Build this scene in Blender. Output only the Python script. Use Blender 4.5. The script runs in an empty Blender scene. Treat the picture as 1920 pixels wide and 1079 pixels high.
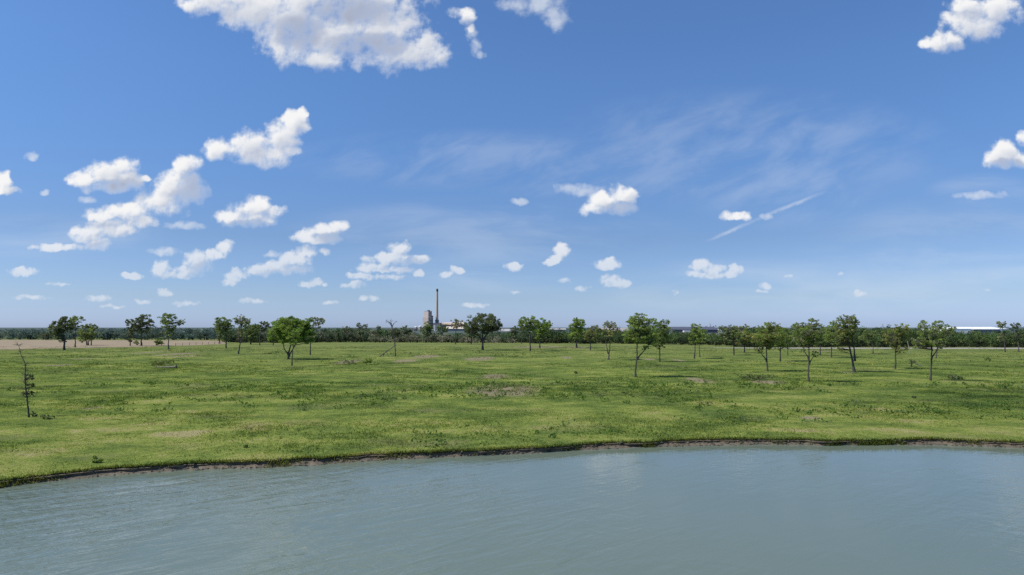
import bpy, math, random
import numpy as np

R = math.radians
rng = np.random.default_rng(7)
random.seed(7)
scn = bpy.context.scene
COL = scn.collection

# ------------------------------------------------------------------ camera model
FPX = 1297.0            # focal length for a 1920 px wide frame
CAMZ = 8.0
TH = math.atan(74.5 / FPX)
CT, ST = math.cos(TH), math.sin(TH)
WATER_Z = -0.38

def ray(px, py):
    xc = (px - 960.0) / FPX
    yc = (539.5 - py) / FPX
    return xc, CT - yc * ST, ST + yc * CT

def at(px, py, Y):
    dx, dy, dz = ray(px, py)
    t = Y / dy
    return np.array([t * dx, Y, CAMZ + t * dz])

def on_plane(px, py, z=0.0):
    dx, dy, dz = ray(px, py)
    t = (z - CAMZ) / dz
    return np.array([t * dx, t * dy, z])

# ------------------------------------------------------------------ numpy noise
def _hash(ix, iy, seed):
    h = (ix.astype(np.int64) * 374761393 + iy.astype(np.int64) * 668265263 + seed * 1442695041) & 0xFFFFFFFF
    h = ((h ^ (h >> 13)) * 1274126177) & 0xFFFFFFFF
    h = h ^ (h >> 16)
    return (h & 0xFFFFFF).astype(np.float64) / float(0xFFFFFF)

def vnoise(x, y, seed=0):
    x = np.asarray(x, float); y = np.asarray(y, float)
    ix = np.floor(x); iy = np.floor(y)
    fx = x - ix; fy = y - iy
    fx = fx * fx * (3 - 2 * fx); fy = fy * fy * (3 - 2 * fy)
    a = _hash(ix, iy, seed); b = _hash(ix + 1, iy, seed)
    c = _hash(ix, iy + 1, seed); d = _hash(ix + 1, iy + 1, seed)
    return (a * (1 - fx) + b * fx) * (1 - fy) + (c * (1 - fx) + d * fx) * fy

def fbm(x, y, seed=0, octv=4, gain=0.5):
    s = 0; a = 1; n = 0
    for k in range(octv):
        s = s + a * vnoise(x * 2 ** k + 17.3 * k, y * 2 ** k - 9.1 * k, seed + k); n += a; a *= gain
    return s / n

# ------------------------------------------------------------------ shoreline and ground height
SHORE_PX = [(-500, 985), (-300, 950), (-120, 928), (0, 915), (60, 906), (130, 898), (250, 889), (400, 881), (500, 878), (600, 872),
            (720, 863), (850, 857), (960, 853), (1080, 846), (1200, 839), (1300, 836), (1440, 834), (1540, 836),
            (1660, 835), (1760, 835), (1840, 836), (1920, 840), (2050, 846), (2300, 858), (2700, 880)]
SH = np.array([on_plane(a, b, WATER_Z)[:2] for a, b in SHORE_PX])
def y_shore(x):
    x = np.asarray(x, float)
    y = np.interp(x, SH[:, 0], SH[:, 1])
    return y + 0.9 * (fbm(x * 0.16, x * 0 + 3.1, 11, 4) - 0.5) + 0.25 * (vnoise(x * 1.1, x * 0 + 1.7, 12) - 0.5)

def bank_w(x):      # horizontal width of the mud strip
    return 0.10 + 1.5 * np.clip(fbm(x * 0.16, x * 0 + 8.8, 21, 4, 0.6) - 0.36, 0, 0.6) + np.clip((-19 - x) / 10, 0, 1) * 0.45

def lip_noise(x):   # ragged edge of the turf
    return 0.75 * (fbm(x * 0.45, x * 0 + 5.5, 31, 5, 0.62) - 0.5)

def ground_z(x, y):
    x = np.asarray(x, float); y = np.asarray(y, float)
    d = y - y_shore(x)
    near = np.clip((d - 0.3) / 4.0, 0, 1)
    far = np.clip((235 - y) / 60, 0, 1)
    z = 0.55 * (fbm(x * 0.035, y * 0.035, 41, 3) - 0.5) * np.clip(d / 25, 0, 1) * far
    z = z + 0.20 * (fbm(x * 0.22, y * 0.22, 42, 3) - 0.5) * near * far
    z = z + 0.13 * (fbm(x * 0.9, y * 0.9, 43, 3) - 0.5) * near * np.clip((140 - y) / 50, 0, 1)
    return z

def on_ground(px, py):
    p = on_plane(px, py, 0.0)
    for _ in range(6):
        z = float(ground_z(p[0], p[1]))
        p = on_plane(px, py, z)
    return p

# ------------------------------------------------------------------ mesh helpers
class Geo:
    def __init__(self):
        self.V = []; self.F3 = []; self.F4 = []; self.C = []; self.n = 0
    def add(self, V, F, col=None):
        V = np.asarray(V, float).reshape(-1, 3); F = np.asarray(F, int)
        if len(V) == 0: return
        (self.F4 if F.shape[1] == 4 else self.F3).append(F + self.n)
        self.V.append(V)
        if col is None: col = (0.5, 0.5, 0.5)
        c = np.asarray(col, float)
        if c.ndim == 1: c = np.tile(c, (len(V), 1))
        self.C.append(c); self.n += len(V)
    def mesh(self, name, smooth=False):
        V = np.concatenate(self.V); C = np.concatenate(self.C)
        f4 = np.concatenate(self.F4) if self.F4 else np.zeros((0, 4), int)
        f3 = np.concatenate(self.F3) if self.F3 else np.zeros((0, 3), int)
        me = bpy.data.meshes.new(name)
        me.vertices.add(len(V)); me.vertices.foreach_set('co', V.astype(np.float32).ravel())
        loops = np.concatenate([f4.ravel(), f3.ravel()]).astype(np.int32)
        tot = np.concatenate([np.full(len(f4), 4), np.full(len(f3), 3)]).astype(np.int32)
        start = np.concatenate([[0], np.cumsum(tot)[:-1]]).astype(np.int32)
        me.loops.add(len(loops)); me.loops.foreach_set('vertex_index', loops)
        me.polygons.add(len(tot)); me.polygons.foreach_set('loop_start', start)
        me.polygons.foreach_set('loop_total', tot)
        me.polygons.foreach_set('use_smooth', np.full(len(tot), bool(smooth)))
        me.update(calc_edges=True)
        a = me.color_attributes.new('tint', 'FLOAT_COLOR', 'POINT')
        a.data.foreach_set('color', np.concatenate([C, np.ones((len(C), 1))], 1).astype(np.float32).ravel())
        me.validate()
        return me

def link(name, me, mat, parent=None):
    o = bpy.data.objects.new(name, me); COL.objects.link(o)
    if mat is not None: me.materials.append(mat)
    if parent is not None: o.parent = parent
    return o

def tag(o, label=None, cat=None, group=None, kind=None):
    if label: o['label'] = label
    if cat: o['category'] = cat
    if group: o['group'] = group
    if kind: o['kind'] = kind
    return o

def empty(name, loc, label, cat, group=None):
    o = bpy.data.objects.new(name, None); COL.objects.link(o)
    o.location = [float(v) for v in loc]; o.empty_display_size = 0.3
    return tag(o, label, cat, group)

def tube(g, pts, rad, sides=6, col=(0.5, 0.5, 0.5), cap=True):
    pts = np.asarray(pts, float); n = len(pts); rad = np.asarray(rad, float)
    t = np.empty_like(pts); t[1:-1] = pts[2:] - pts[:-2]; t[0] = pts[1] - pts[0]; t[-1] = pts[-1] - pts[-2]
    t /= np.linalg.norm(t, axis=1)[:, None] + 1e-9
    ref = np.where(np.abs(t[:, :1]) < 0.9, [[1.0, 0, 0]], [[0, 1.0, 0]])
    a = np.cross(t, ref); a /= np.linalg.norm(a, axis=1)[:, None] + 1e-9
    b = np.cross(t, a)
    an = 2 * math.pi * np.arange(sides) / sides
    V = pts[:, None, :] + rad[:, None, None] * (np.cos(an)[None, :, None] * a[:, None, :] + np.sin(an)[None, :, None] * b[:, None, :])
    k = np.arange(sides); k2 = (k + 1) % sides
    i = (np.arange(n - 1) * sides)[:, None]
    F = np.stack([i + k, i + k2, i + sides + k2, i + sides + k], -1).reshape(-1, 4)
    g.add(V.reshape(-1, 3), F, col)
    if cap:
        g.add(np.concatenate([V[-1], pts[-1:]]), np.stack([k, k2, np.full(sides, sides)], -1), col)

def box(g, x0, x1, y0, y1, z0, z1, col=(0.5, 0.5, 0.5)):
    V = [(x0, y0, z0), (x1, y0, z0), (x1, y1, z0), (x0, y1, z0), (x0, y0, z1), (x1, y0, z1), (x1, y1, z1), (x0, y1, z1)]
    F = [(0, 3, 2, 1), (4, 5, 6, 7), (0, 1, 5, 4), (1, 2, 6, 5), (2, 3, 7, 6), (3, 0, 4, 7)]
    g.add(V, F, col)

def lathe(g, cx, cy, prof, sides=24, col=(0.5, 0.5, 0.5)):
    V = []; F = []
    for r, z in prof:
        for k in range(sides):
            a = 2 * math.pi * k / sides
            V.append((cx + r * math.cos(a), cy + r * math.sin(a), z))
    for i in range(len(prof) - 1):
        for k in range(sides):
            k2 = (k + 1) % sides
            F.append((i * sides + k, i * sides + k2, (i + 1) * sides + k2, (i + 1) * sides + k))
    g.add(V, F, col)

def cards(g, c, size, col, rg, up=0.0, aspect=0.55):
    """pointed leaf cards with random directions at the points c"""
    n = len(c)
    if n == 0: return
    size = np.broadcast_to(np.asarray(size, float), (n,)) * rg.uniform(0.6, 1.35, n)
    d = rg.normal(size=(n, 3)); d[:, 2] += up; d /= np.linalg.norm(d, axis=1)[:, None]
    e = rg.normal(size=(n, 3)); e = np.cross(d, e); e /= np.linalg.norm(e, axis=1)[:, None] + 1e-9
    d = d * size[:, None] * 0.5; e = e * size[:, None] * 0.5 * aspect
    V = np.stack([c - d, c - 0.1 * d + e, c + d, c - 0.1 * d - e], 1).reshape(-1, 3)
    F = np.arange(4 * n).reshape(n, 4)
    col = np.asarray(col, float)
    if col.ndim == 1: col = np.tile(col, (n, 1))
    col = col * rg.uniform(0.75, 1.3, n)[:, None]
    g.add(V, F, np.repeat(col, 4, axis=0))

# ------------------------------------------------------------------ materials
def new_mat(name):
    m = bpy.data.materials.new(name); m.use_nodes = True
    nt = m.node_tree; nt.nodes.clear()
    return m, nt

class NB:
    def __init__(self, nt): self.nt = nt
    def node(self, t, **kw):
        n = self.nt.nodes.new(t)
        for k, v in kw.items(): setattr(n, k, v)
        return n
    def put(self, sock, v):
        if v is None: return
        if isinstance(v, bpy.types.NodeSocket): self.nt.links.new(v, sock)
        else: sock.default_value = v
    def math(self, op, a, b=None, c=None, clamp=False):
        n = self.node('ShaderNodeMath', operation=op); n.use_clamp = clamp
        for i, v in enumerate((a, b, c)): self.put(n.inputs[i], v) if v is not None else None
        return n.outputs[0]
    def vmath(self, op, a, b=None, c=None):
        n = self.node('ShaderNodeVectorMath', operation=op)
        for i, v in enumerate((a, b, c)): self.put(n.inputs[i], v) if v is not None else None
        return n.outputs['Value'] if op in ('DOT_PRODUCT', 'LENGTH', 'DISTANCE') else n.outputs['Vector']
    def noise(self, vec, scale, detail=4, rough=0.5, dims='3D', dist=0.0):
        n = self.node('ShaderNodeTexNoise', noise_dimensions=dims)
        self.put(n.inputs['Vector'], vec); n.inputs['Scale'].default_value = scale
        n.inputs['Detail'].default_value = detail; n.inputs['Roughness'].default_value = rough
        n.inputs['Distortion'].default_value = dist
        return n.outputs['Fac']
    def maprange(self, v, a, b, c=0.0, d=1.0, smooth=False):
        n = self.node('ShaderNodeMapRange'); n.interpolation_type = 'SMOOTHSTEP' if smooth else 'LINEAR'
        self.put(n.inputs[0], v)
        for i, x in enumerate((a, b, c, d)): self.put(n.inputs[i + 1], x)
        return n.outputs[0]
    def mix(self, f, a, b, mode='MIX'):
        n = self.node('ShaderNodeMix', data_type='RGBA', blend_type=mode)
        self.put(n.inputs[0], f)
        for s, v in ((n.inputs[6], a), (n.inputs[7], b)):
            if isinstance(v, tuple) and len(v) == 3: v = v + (1.0,)
            self.put(s, v)
        return n.outputs[2]
    def ramp(self, f, stops):
        n = self.node('ShaderNodeValToRGB'); cr = n.color_ramp
        while len(cr.elements) < len(stops): cr.elements.new(0.5)
        for e, (p, c) in zip(cr.elements, stops):
            e.position = p; e.color = tuple(c) + (1.0,)
        self.put(n.inputs[0], f)
        return n.outputs[0]
    def pos(self): return self.node('ShaderNodeNewGeometry').outputs['Position']
    def out(self, sh, vol=None):
        o = self.node('ShaderNodeOutputMaterial'); self.nt.links.new(sh, o.inputs['Surface'])

def leaf_material(name, transl=0.35, noise_amt=0.5):
    m, nt = new_mat(name); b = NB(nt)
    a = b.node('ShaderNodeAttribute', attribute_name='tint').outputs['Color']
    n = b.noise(b.pos(), 0.55, 3)
    col = b.mix(1.0, a, b.ramp(n, [(0.3, (1 - noise_amt,) * 3), (0.7, (1 + noise_amt * 0.7, 1 + noise_amt * 0.65, 1.0))]), 'MULTIPLY')
    d = b.node('ShaderNodeBsdfDiffuse'); b.put(d.inputs['Color'], col)
    t = b.node('ShaderNodeBsdfTranslucent'); b.put(t.inputs['Color'], b.mix(1.0, col, (1.5, 1.5, 0.9), 'MULTIPLY'))
    mx = b.node('ShaderNodeMixShader'); mx.inputs[0].default_value = transl
    nt.links.new(d.outputs[0], mx.inputs[1]); nt.links.new(t.outputs[0], mx.inputs[2])
    b.out(mx.outputs[0])
    return m

def rough_material(name, col, scale=3.0, amt=0.35, rough=0.85, use_attr=False, bump=0.0, streak=False):
    m, nt = new_mat(name); b = NB(nt)
    p = b.pos()
    if streak: p = b.vmath('MULTIPLY', p, (1.0, 1.0, 0.12))
    n = b.noise(p, scale, 5, 0.6)
    c = b.node('ShaderNodeAttribute', attribute_name='tint').outputs['Color'] if use_attr else tuple(col)
    c = b.mix(1.0, c, b.ramp(n, [(0.25, (1 - amt,) * 3), (0.75, (1 + amt,) * 3)]), 'MULTIPLY')
    s = b.node('ShaderNodeBsdfPrincipled'); b.put(s.inputs['Base Color'], c)
    s.inputs['Roughness'].default_value = rough
    if bump:
        bp = b.node('ShaderNodeBump'); bp.inputs['Strength'].default_value = bump; b.put(bp.inputs['Height'], n)
        nt.links.new(bp.outputs[0], s.inputs['Normal'])
    b.out(s.outputs[0])
    return m

# patches of bare or dry ground, read off the photo as ground ellipses (px, py, rx px, ry px, kind)
PATCH = [(945, 733, 78, 13), (330, 664, 26, 3.5), (285, 661, 18, 3), (345, 668, 22, 3), (800, 669, 28, 3.5), (760, 677, 26, 4),
         (900, 674, 34, 4), (1062, 671, 12, 2.6), (1215, 674, 14, 2), (1272, 676, 12, 1.8), (1310, 713, 22, 5),
         (1440, 717, 36, 4), (1010, 651, 60, 2.2), (1085, 652, 30, 2.0), (160, 673, 14, 1.8), (108, 685, 22, 2),
         (170, 763, 22, 3), (1520, 783, 22, 3), (1540, 659, 22, 1.5), (1590, 698, 12, 1.6),
         (930, 704, 30, 4), (655, 678, 20, 5)]
YELLOW = [(1745, 789, 55, 8), (330, 812, 60, 8), (1200, 768, 70, 8), (1490, 806, 50, 6), (680, 795, 45, 7), (760, 760, 50, 6), (870, 805, 60, 8),
          (100, 720, 70, 3), (560, 700, 50, 5), (1350, 758, 60, 6), (40, 880, 70, 14), (500, 858, 80, 8), (1130, 662, 60, 3)]

def patch_field(b, p2, lst):
    f = None
    for (px, py, rx, ry) in lst:
        c = on_plane(px, py); e = on_plane(px + rx, py); t = on_plane(px, py - ry)
        sx = 1.0 / max(0.3, e[0] - c[0]); sy = 1.0 / max(0.3, t[1] - c[1])
        q = b.vmath('MULTIPLY_ADD', p2, (sx, sy, 0), (-c[0] * sx, -c[1] * sy, 0))
        l = b.vmath('DOT_PRODUCT', q, q)
        f = l if f is None else b.math('MINIMUM', f, l)
    return f

def grass_colour(b, tuft):
    pos = b.pos()
    p2 = b.vmath('MULTIPLY', pos, (1, 1, 0))
    big = b.noise(p2, 0.045, 4, 0.55)
    mid = b.noise(b.vmath('MULTIPLY', p2, (0.75, 1.0, 1)), 0.23, 5, 0.6)
    fine = b.noise(p2, 1.3, 4, 0.65)
    v = b.math('ADD', b.math('MULTIPLY', big, 0.54), b.math('MULTIPLY', mid, 0.72))
    v = b.math('ADD', v, b.math('MULTIPLY', b.math('SUBTRACT', fine, 0.5), 0.36))
    sep = b.node('ShaderNodeSeparateXYZ'); b.put(sep.inputs[0], pos)
    y = sep.outputs[1]
    shore = b.maprange(y, 40, 80, 0.075, 0.0)
    v = b.math('ADD', v, shore)
    yf = patch_field(b, p2, YELLOW)
    v = b.math('ADD', v, b.maprange(yf, 0.0, 1.4, 0.11, 0.0))
    v = b.maprange(v, 0.44, 0.86)
    col = b.ramp(v, [(0.0, (0.062, 0.100, 0.031)), (0.24, (0.106, 0.158, 0.039)), (0.46, (0.158, 0.208, 0.051)),
                     (0.66, (0.222, 0.272, 0.062)), (0.84, (0.305, 0.310, 0.096)), (1.0, (0.35, 0.32, 0.15))])
    dry = b.noise(b.vmath('MULTIPLY', p2, (0.6, 1.0, 1)), 0.14, 6, 0.68)
    col = b.mix(b.maprange(dry, 0.54, 0.74, 0.0, 0.6), col, (0.25, 0.215, 0.12))
    pf = patch_field(b, p2, PATCH)
    pf = b.math('ADD', pf, b.math('MULTIPLY', b.math('SUBTRACT', b.noise(p2, 0.9, 5, 0.7), 0.5), 2.6))
    pm = b.maprange(pf, 0.35, 0.95, 1.0, 0.0)
    dirt = b.mix(fine, (0.22, 0.18, 0.115), (0.36, 0.30, 0.20))
    col = b.mix(b.math('MULTIPLY', pm, 0.55 if tuft else 0.9), col, dirt)
    # farther out the turf turns greyer, and beyond the wood haze is mixed into the colour
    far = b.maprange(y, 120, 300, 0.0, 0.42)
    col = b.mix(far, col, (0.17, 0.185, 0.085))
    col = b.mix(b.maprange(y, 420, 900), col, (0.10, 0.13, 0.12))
    return col, fine, pos

def ground_material():
    m, nt = new_mat('turf'); b = NB(nt)
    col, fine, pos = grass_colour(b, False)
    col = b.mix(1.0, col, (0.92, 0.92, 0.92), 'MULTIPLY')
    d = b.node('ShaderNodeBsdfDiffuse'); b.put(d.inputs['Color'], col)
    h = b.noise(pos, 2.2, 6, 0.7)
    bp = b.node('ShaderNodeBump'); bp.inputs['Strength'].default_value = 0.9; bp.inputs['Distance'].default_value = 0.35
    b.put(bp.inputs['Height'], h); nt.links.new(bp.outputs[0], d.inputs['Normal'])
    b.out(d.outputs[0])
    return m

def tuft_material():
    m, nt = new_mat('grass_blades'); b = NB(nt)
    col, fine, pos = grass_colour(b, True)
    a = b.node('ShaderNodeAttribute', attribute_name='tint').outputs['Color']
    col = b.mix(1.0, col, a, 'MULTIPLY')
    d = b.node('ShaderNodeBsdfDiffuse'); b.put(d.inputs['Color'], col)
    t = b.node('ShaderNodeBsdfTranslucent'); b.put(t.inputs['Color'], b.mix(1.0, col, (1.2, 1.2, 0.8), 'MULTIPLY'))
    mx = b.node('ShaderNodeMixShader'); mx.inputs[0].default_value = 0.4
    nt.links.new(d.outputs[0], mx.inputs[1]); nt.links.new(t.outputs[0], mx.inputs[2])
    b.out(mx.outputs[0])
    return m

def water_material():
    m, nt = new_mat('pond_water'); b = NB(nt)
    pos = b.pos()
    rot = b.node('ShaderNodeVectorRotate', rotation_type='Z_AXIS'); b.put(rot.inputs['Vector'], pos); rot.inputs['Angle'].default_value = R(-38)
    pr = b.vmath('MULTIPLY', rot.outputs[0], (0.28, 1.0, 1.0))
    w1 = b.noise(pr, 1.35, 4, 0.55, dist=0.5)
    rot2 = b.node('ShaderNodeVectorRotate', rotation_type='Z_AXIS'); b.put(rot2.inputs['Vector'], pos); rot2.inputs['Angle'].default_value = R(38)
    w2 = b.noise(b.vmath('MULTIPLY', rot2.outputs[0], (0.35, 1.0, 1.0)), 1.9, 3, 0.55, dist=0.4)
    sep = b.node('ShaderNodeSeparateXYZ'); b.put(sep.inputs[0], pos)
    left = b.maprange(sep.outputs[0], -16, 5, 1.35, 0.24, True)
    pat = b.maprange(b.noise(b.vmath('MULTIPLY', pos, (1.0, 0.6, 1)), 0.09, 4), 0.36, 0.64, 0.15, 1.25)
    h = b.math('MULTIPLY', b.math('ADD', b.math('MULTIPLY', w1, 1.0), b.math('MULTIPLY', w2, 0.4)), b.math('MULTIPLY', left, pat))
    bp = b.node('ShaderNodeBump'); bp.inputs['Strength'].default_value = 1.0; bp.inputs['Distance'].default_value = 0.17
    b.put(bp.inputs['Height'], h)
    s = b.node('ShaderNodeBsdfPrincipled')
    murk = b.noise(pos, 0.05, 3)
    b.put(s.inputs['Base Color'], b.mix(murk, (0.122, 0.158, 0.116), (0.152, 0.188, 0.138)))
    s.inputs['Roughness'].default_value = 0.10; s.inputs['IOR'].default_value = 1.33
    nt.links.new(bp.outputs[0], s.inputs['Normal'])
    b.out(s.outputs[0])
    return m

MAT = {}
MAT['leaf'] = leaf_material('leaves', 0.48, 0.30)
MAT['far_leaf'] = leaf_material('far_leaves', 0.25, 0.30)
MAT['bark'] = rough_material('bark', (0.075, 0.065, 0.055), 4.0, 0.4, 0.9, True, 0.3, True)
MAT['turf'] = ground_material()
MAT['blades'] = tuft_material()
MAT['water'] = water_material()
MAT['mud'] = rough_material('bank_mud', (0.11, 0.085, 0.06), 3.5, 0.5, 0.8, True, 0.6)
MAT['stubble'] = rough_material('stubble_field', (0.265, 0.202, 0.116), 0.12, 0.22, 0.95)
MAT['gravel'] = rough_material('gravel', (0.34, 0.31, 0.26), 0.6, 0.25, 0.95)
MAT['concrete'] = rough_material('weathered_concrete', (0.3, 0.27, 0.25), 0.08, 0.12, 0.9, True, 0, True)
MAT['metal'] = rough_material('painted_metal', (0.5, 0.5, 0.5), 0.05, 0.08, 0.6, True)
MAT['paint'] = rough_material('yellow_paint', (0.55, 0.42, 0.06), 2.0, 0.1, 0.7)

# ------------------------------------------------------------------ ground
def build_ground():
    nc, nr = 860, 620
    u = np.linspace(-1.35, 1.35, nc)
    y0 = np.full(nc, 45.0)
    for _ in range(25):
        x = u * y0
        y0 = 0.5 * y0 + 0.5 * (y_shore(x) + bank_w(x) + lip_noise(x))
    k = np.linspace(0, 1, nr) ** 1.15
    Y = y0[None, :] * (16000.0 / y0[None, :]) ** k[:, None]
    X = u[None, :] * Y
    Z = ground_z(X, Y)
    Z[0] -= 0.06
    V = np.stack([X, Y, Z], -1).reshape(-1, 3)
    i = np.arange(nr - 1)[:, None] * nc + np.arange(nc - 1)[None, :]
    F = np.stack([i, i + 1, i + nc + 1, i + nc], -1).reshape(-1, 4)
    g = Geo(); g.add(V, F)
    o = link('ground', g.mesh('ground', True), MAT['turf']); tag(o, kind='structure')

def build_bank():
    xs = np.arange(-62, 66, 0.05)
    ys = y_shore(xs); w = bank_w(xs); lip = ys + w + lip_noise(xs)
    n1 = fbm(xs * 1.3, xs * 0 + 2.2, 51, 4, 0.6) - 0.5
    n2 = fbm(xs * 2.9, xs * 0 + 6.2, 52, 3, 0.6) - 0.5
    cut = -0.16 + 0.55 * np.clip(fbm(xs * 0.35, xs * 0 + 4, 53, 4, 0.65) - 0.34, 0, 0.45)
    rows = [(ys - 0.8, WATER_Z - 0.30 + 0 * xs), (ys - 0.06 + 0.2 * n2, WATER_Z - 0.015 + 0.05 * n1), (ys + 0.35 * w + 0.2 * n2, WATER_Z + 0.06 + 0.10 * n2),
            (ys + 0.7 * w + 0.2 * n1, WATER_Z + 0.13 + 0.12 * n1), (lip + cut * 0.6 + 0.1 * n2, WATER_Z + 0.18 + 0.10 * n2),
            (lip + cut, WATER_Z + 0.25 + 0.05 * n1), (lip + 0.03 + 0.1 * n2, -0.075 + 0.03 * n1), (lip - 0.03, -0.035 + 0 * xs), (lip + 0.5, -0.20 + 0 * xs)]
    cols = [(0.09, 0.08, 0.06), (0.105, 0.09, 0.066), (0.120, 0.098, 0.066), (0.115, 0.090, 0.058), (0.11, 0.084, 0.054), (0.105, 0.08, 0.052), (0.10, 0.085, 0.05), (0.07, 0.08, 0.03), (0.05, 0.05, 0.02)]
    V = np.concatenate([np.stack([xs, a, b_], -1) for a, b_ in rows]); n = len(xs)
    C = np.concatenate([np.tile(c, (n, 1)) * (0.75 + 0.5 * vnoise(xs * 4, xs * 0 + q, 60 + q))[:, None] for q, c in enumerate(cols)])
    i = np.arange(len(rows) - 1)[:, None] * n + np.arange(n - 1)[None, :]
    F = np.stack([i, i + 1, i + n + 1, i + n], -1).reshape(-1, 4)
    g = Geo(); g.add(V, F, C)
    rg = np.random.default_rng(61)          # clods of soil fallen from the cut turf
    octa = np.array([(1, 0, 0), (-1, 0, 0), (0, 1, 0), (0, -1, 0), (0, 0, 1), (0, 0, -1)], float)
    of = np.array([(0, 2, 4), (2, 1, 4), (1, 3, 4), (3, 0, 4), (2, 0, 5), (1, 2, 5), (3, 1, 5), (0, 3, 5)])
    cx = rg.uniform(-40, 45, 1500); ww = bank_w(cx); f = rg.uniform(-0.15, 1.1, 1500)
    cy = y_shore(cx) + ww * f; cz = WATER_Z + 0.02 + 0.28 * np.clip(f, 0, 1.1) ** 2
    sz = 0.025 + 0.10 * rg.uniform(0, 1, 1500) ** 3
    cc = np.array([(0.05, 0.04, 0.028), (0.075, 0.06, 0.042), (0.10, 0.085, 0.06), (0.06, 0.07, 0.03)])[rg.integers(0, 4, 1500)]
    V2 = octa[None] * rg.uniform(0.5, 1.3, (1500, 6, 1)) * sz[:, None, None] * np.array([1.5, 1.0, 0.75]) + np.stack([cx, cy, cz], -1)[:, None, :]
    g.add(V2.reshape(-1, 3), (of[None] + 6 * np.arange(1500)[:, None, None]).reshape(-1, 3), np.repeat(cc, 6, axis=0))
    o = link('bank', g.mesh('bank', False), MAT['mud']); tag(o, kind='structure')

def build_water():
    g = Geo()
    g.add([(-700, -400, WATER_Z), (700, -400, WATER_Z), (700, 62, WATER_Z), (-700, 62, WATER_Z)], [(0, 1, 2, 3)])
    o = link('water', g.mesh('water'), MAT['water']); tag(o, kind='structure')

def strip(name, near, far, mat, z):
    """a ground sheet between two pixel polylines"""
    N = 160
    xs = np.linspace(near[0][0], near[-1][0], N)
    a = np.interp(xs, [p[0] for p in near], [p[1] for p in near]); c = np.interp(xs, [p[0] for p in far], [p[1] for p in far])
    V = []
    for i, x in enumerate(xs):
        j = 0.7 * (fbm(np.array([x * 0.03]), np.array([2.0]), 71, 4)[0] - 0.5)
        p = on_plane(x, a[i] + j * (2.0 if name == 'field' else 0.4), 0); q = on_plane(x, c[i], 0)
        for t in np.linspace(0, 1, 8):
            r = p * (1 - t) + q * t
            V.append((r[0], r[1], float(ground_z(r[0], r[1])) + z))
    F = [(i * 8 + k, (i + 1) * 8 + k, (i + 1) * 8 + k + 1, i * 8 + k + 1) for i in range(N - 1) for k in range(7)]
    g = Geo(); g.add(V, F)
    o = link(name, g.mesh(name), MAT[mat]); tag(o, kind='structure')

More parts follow.
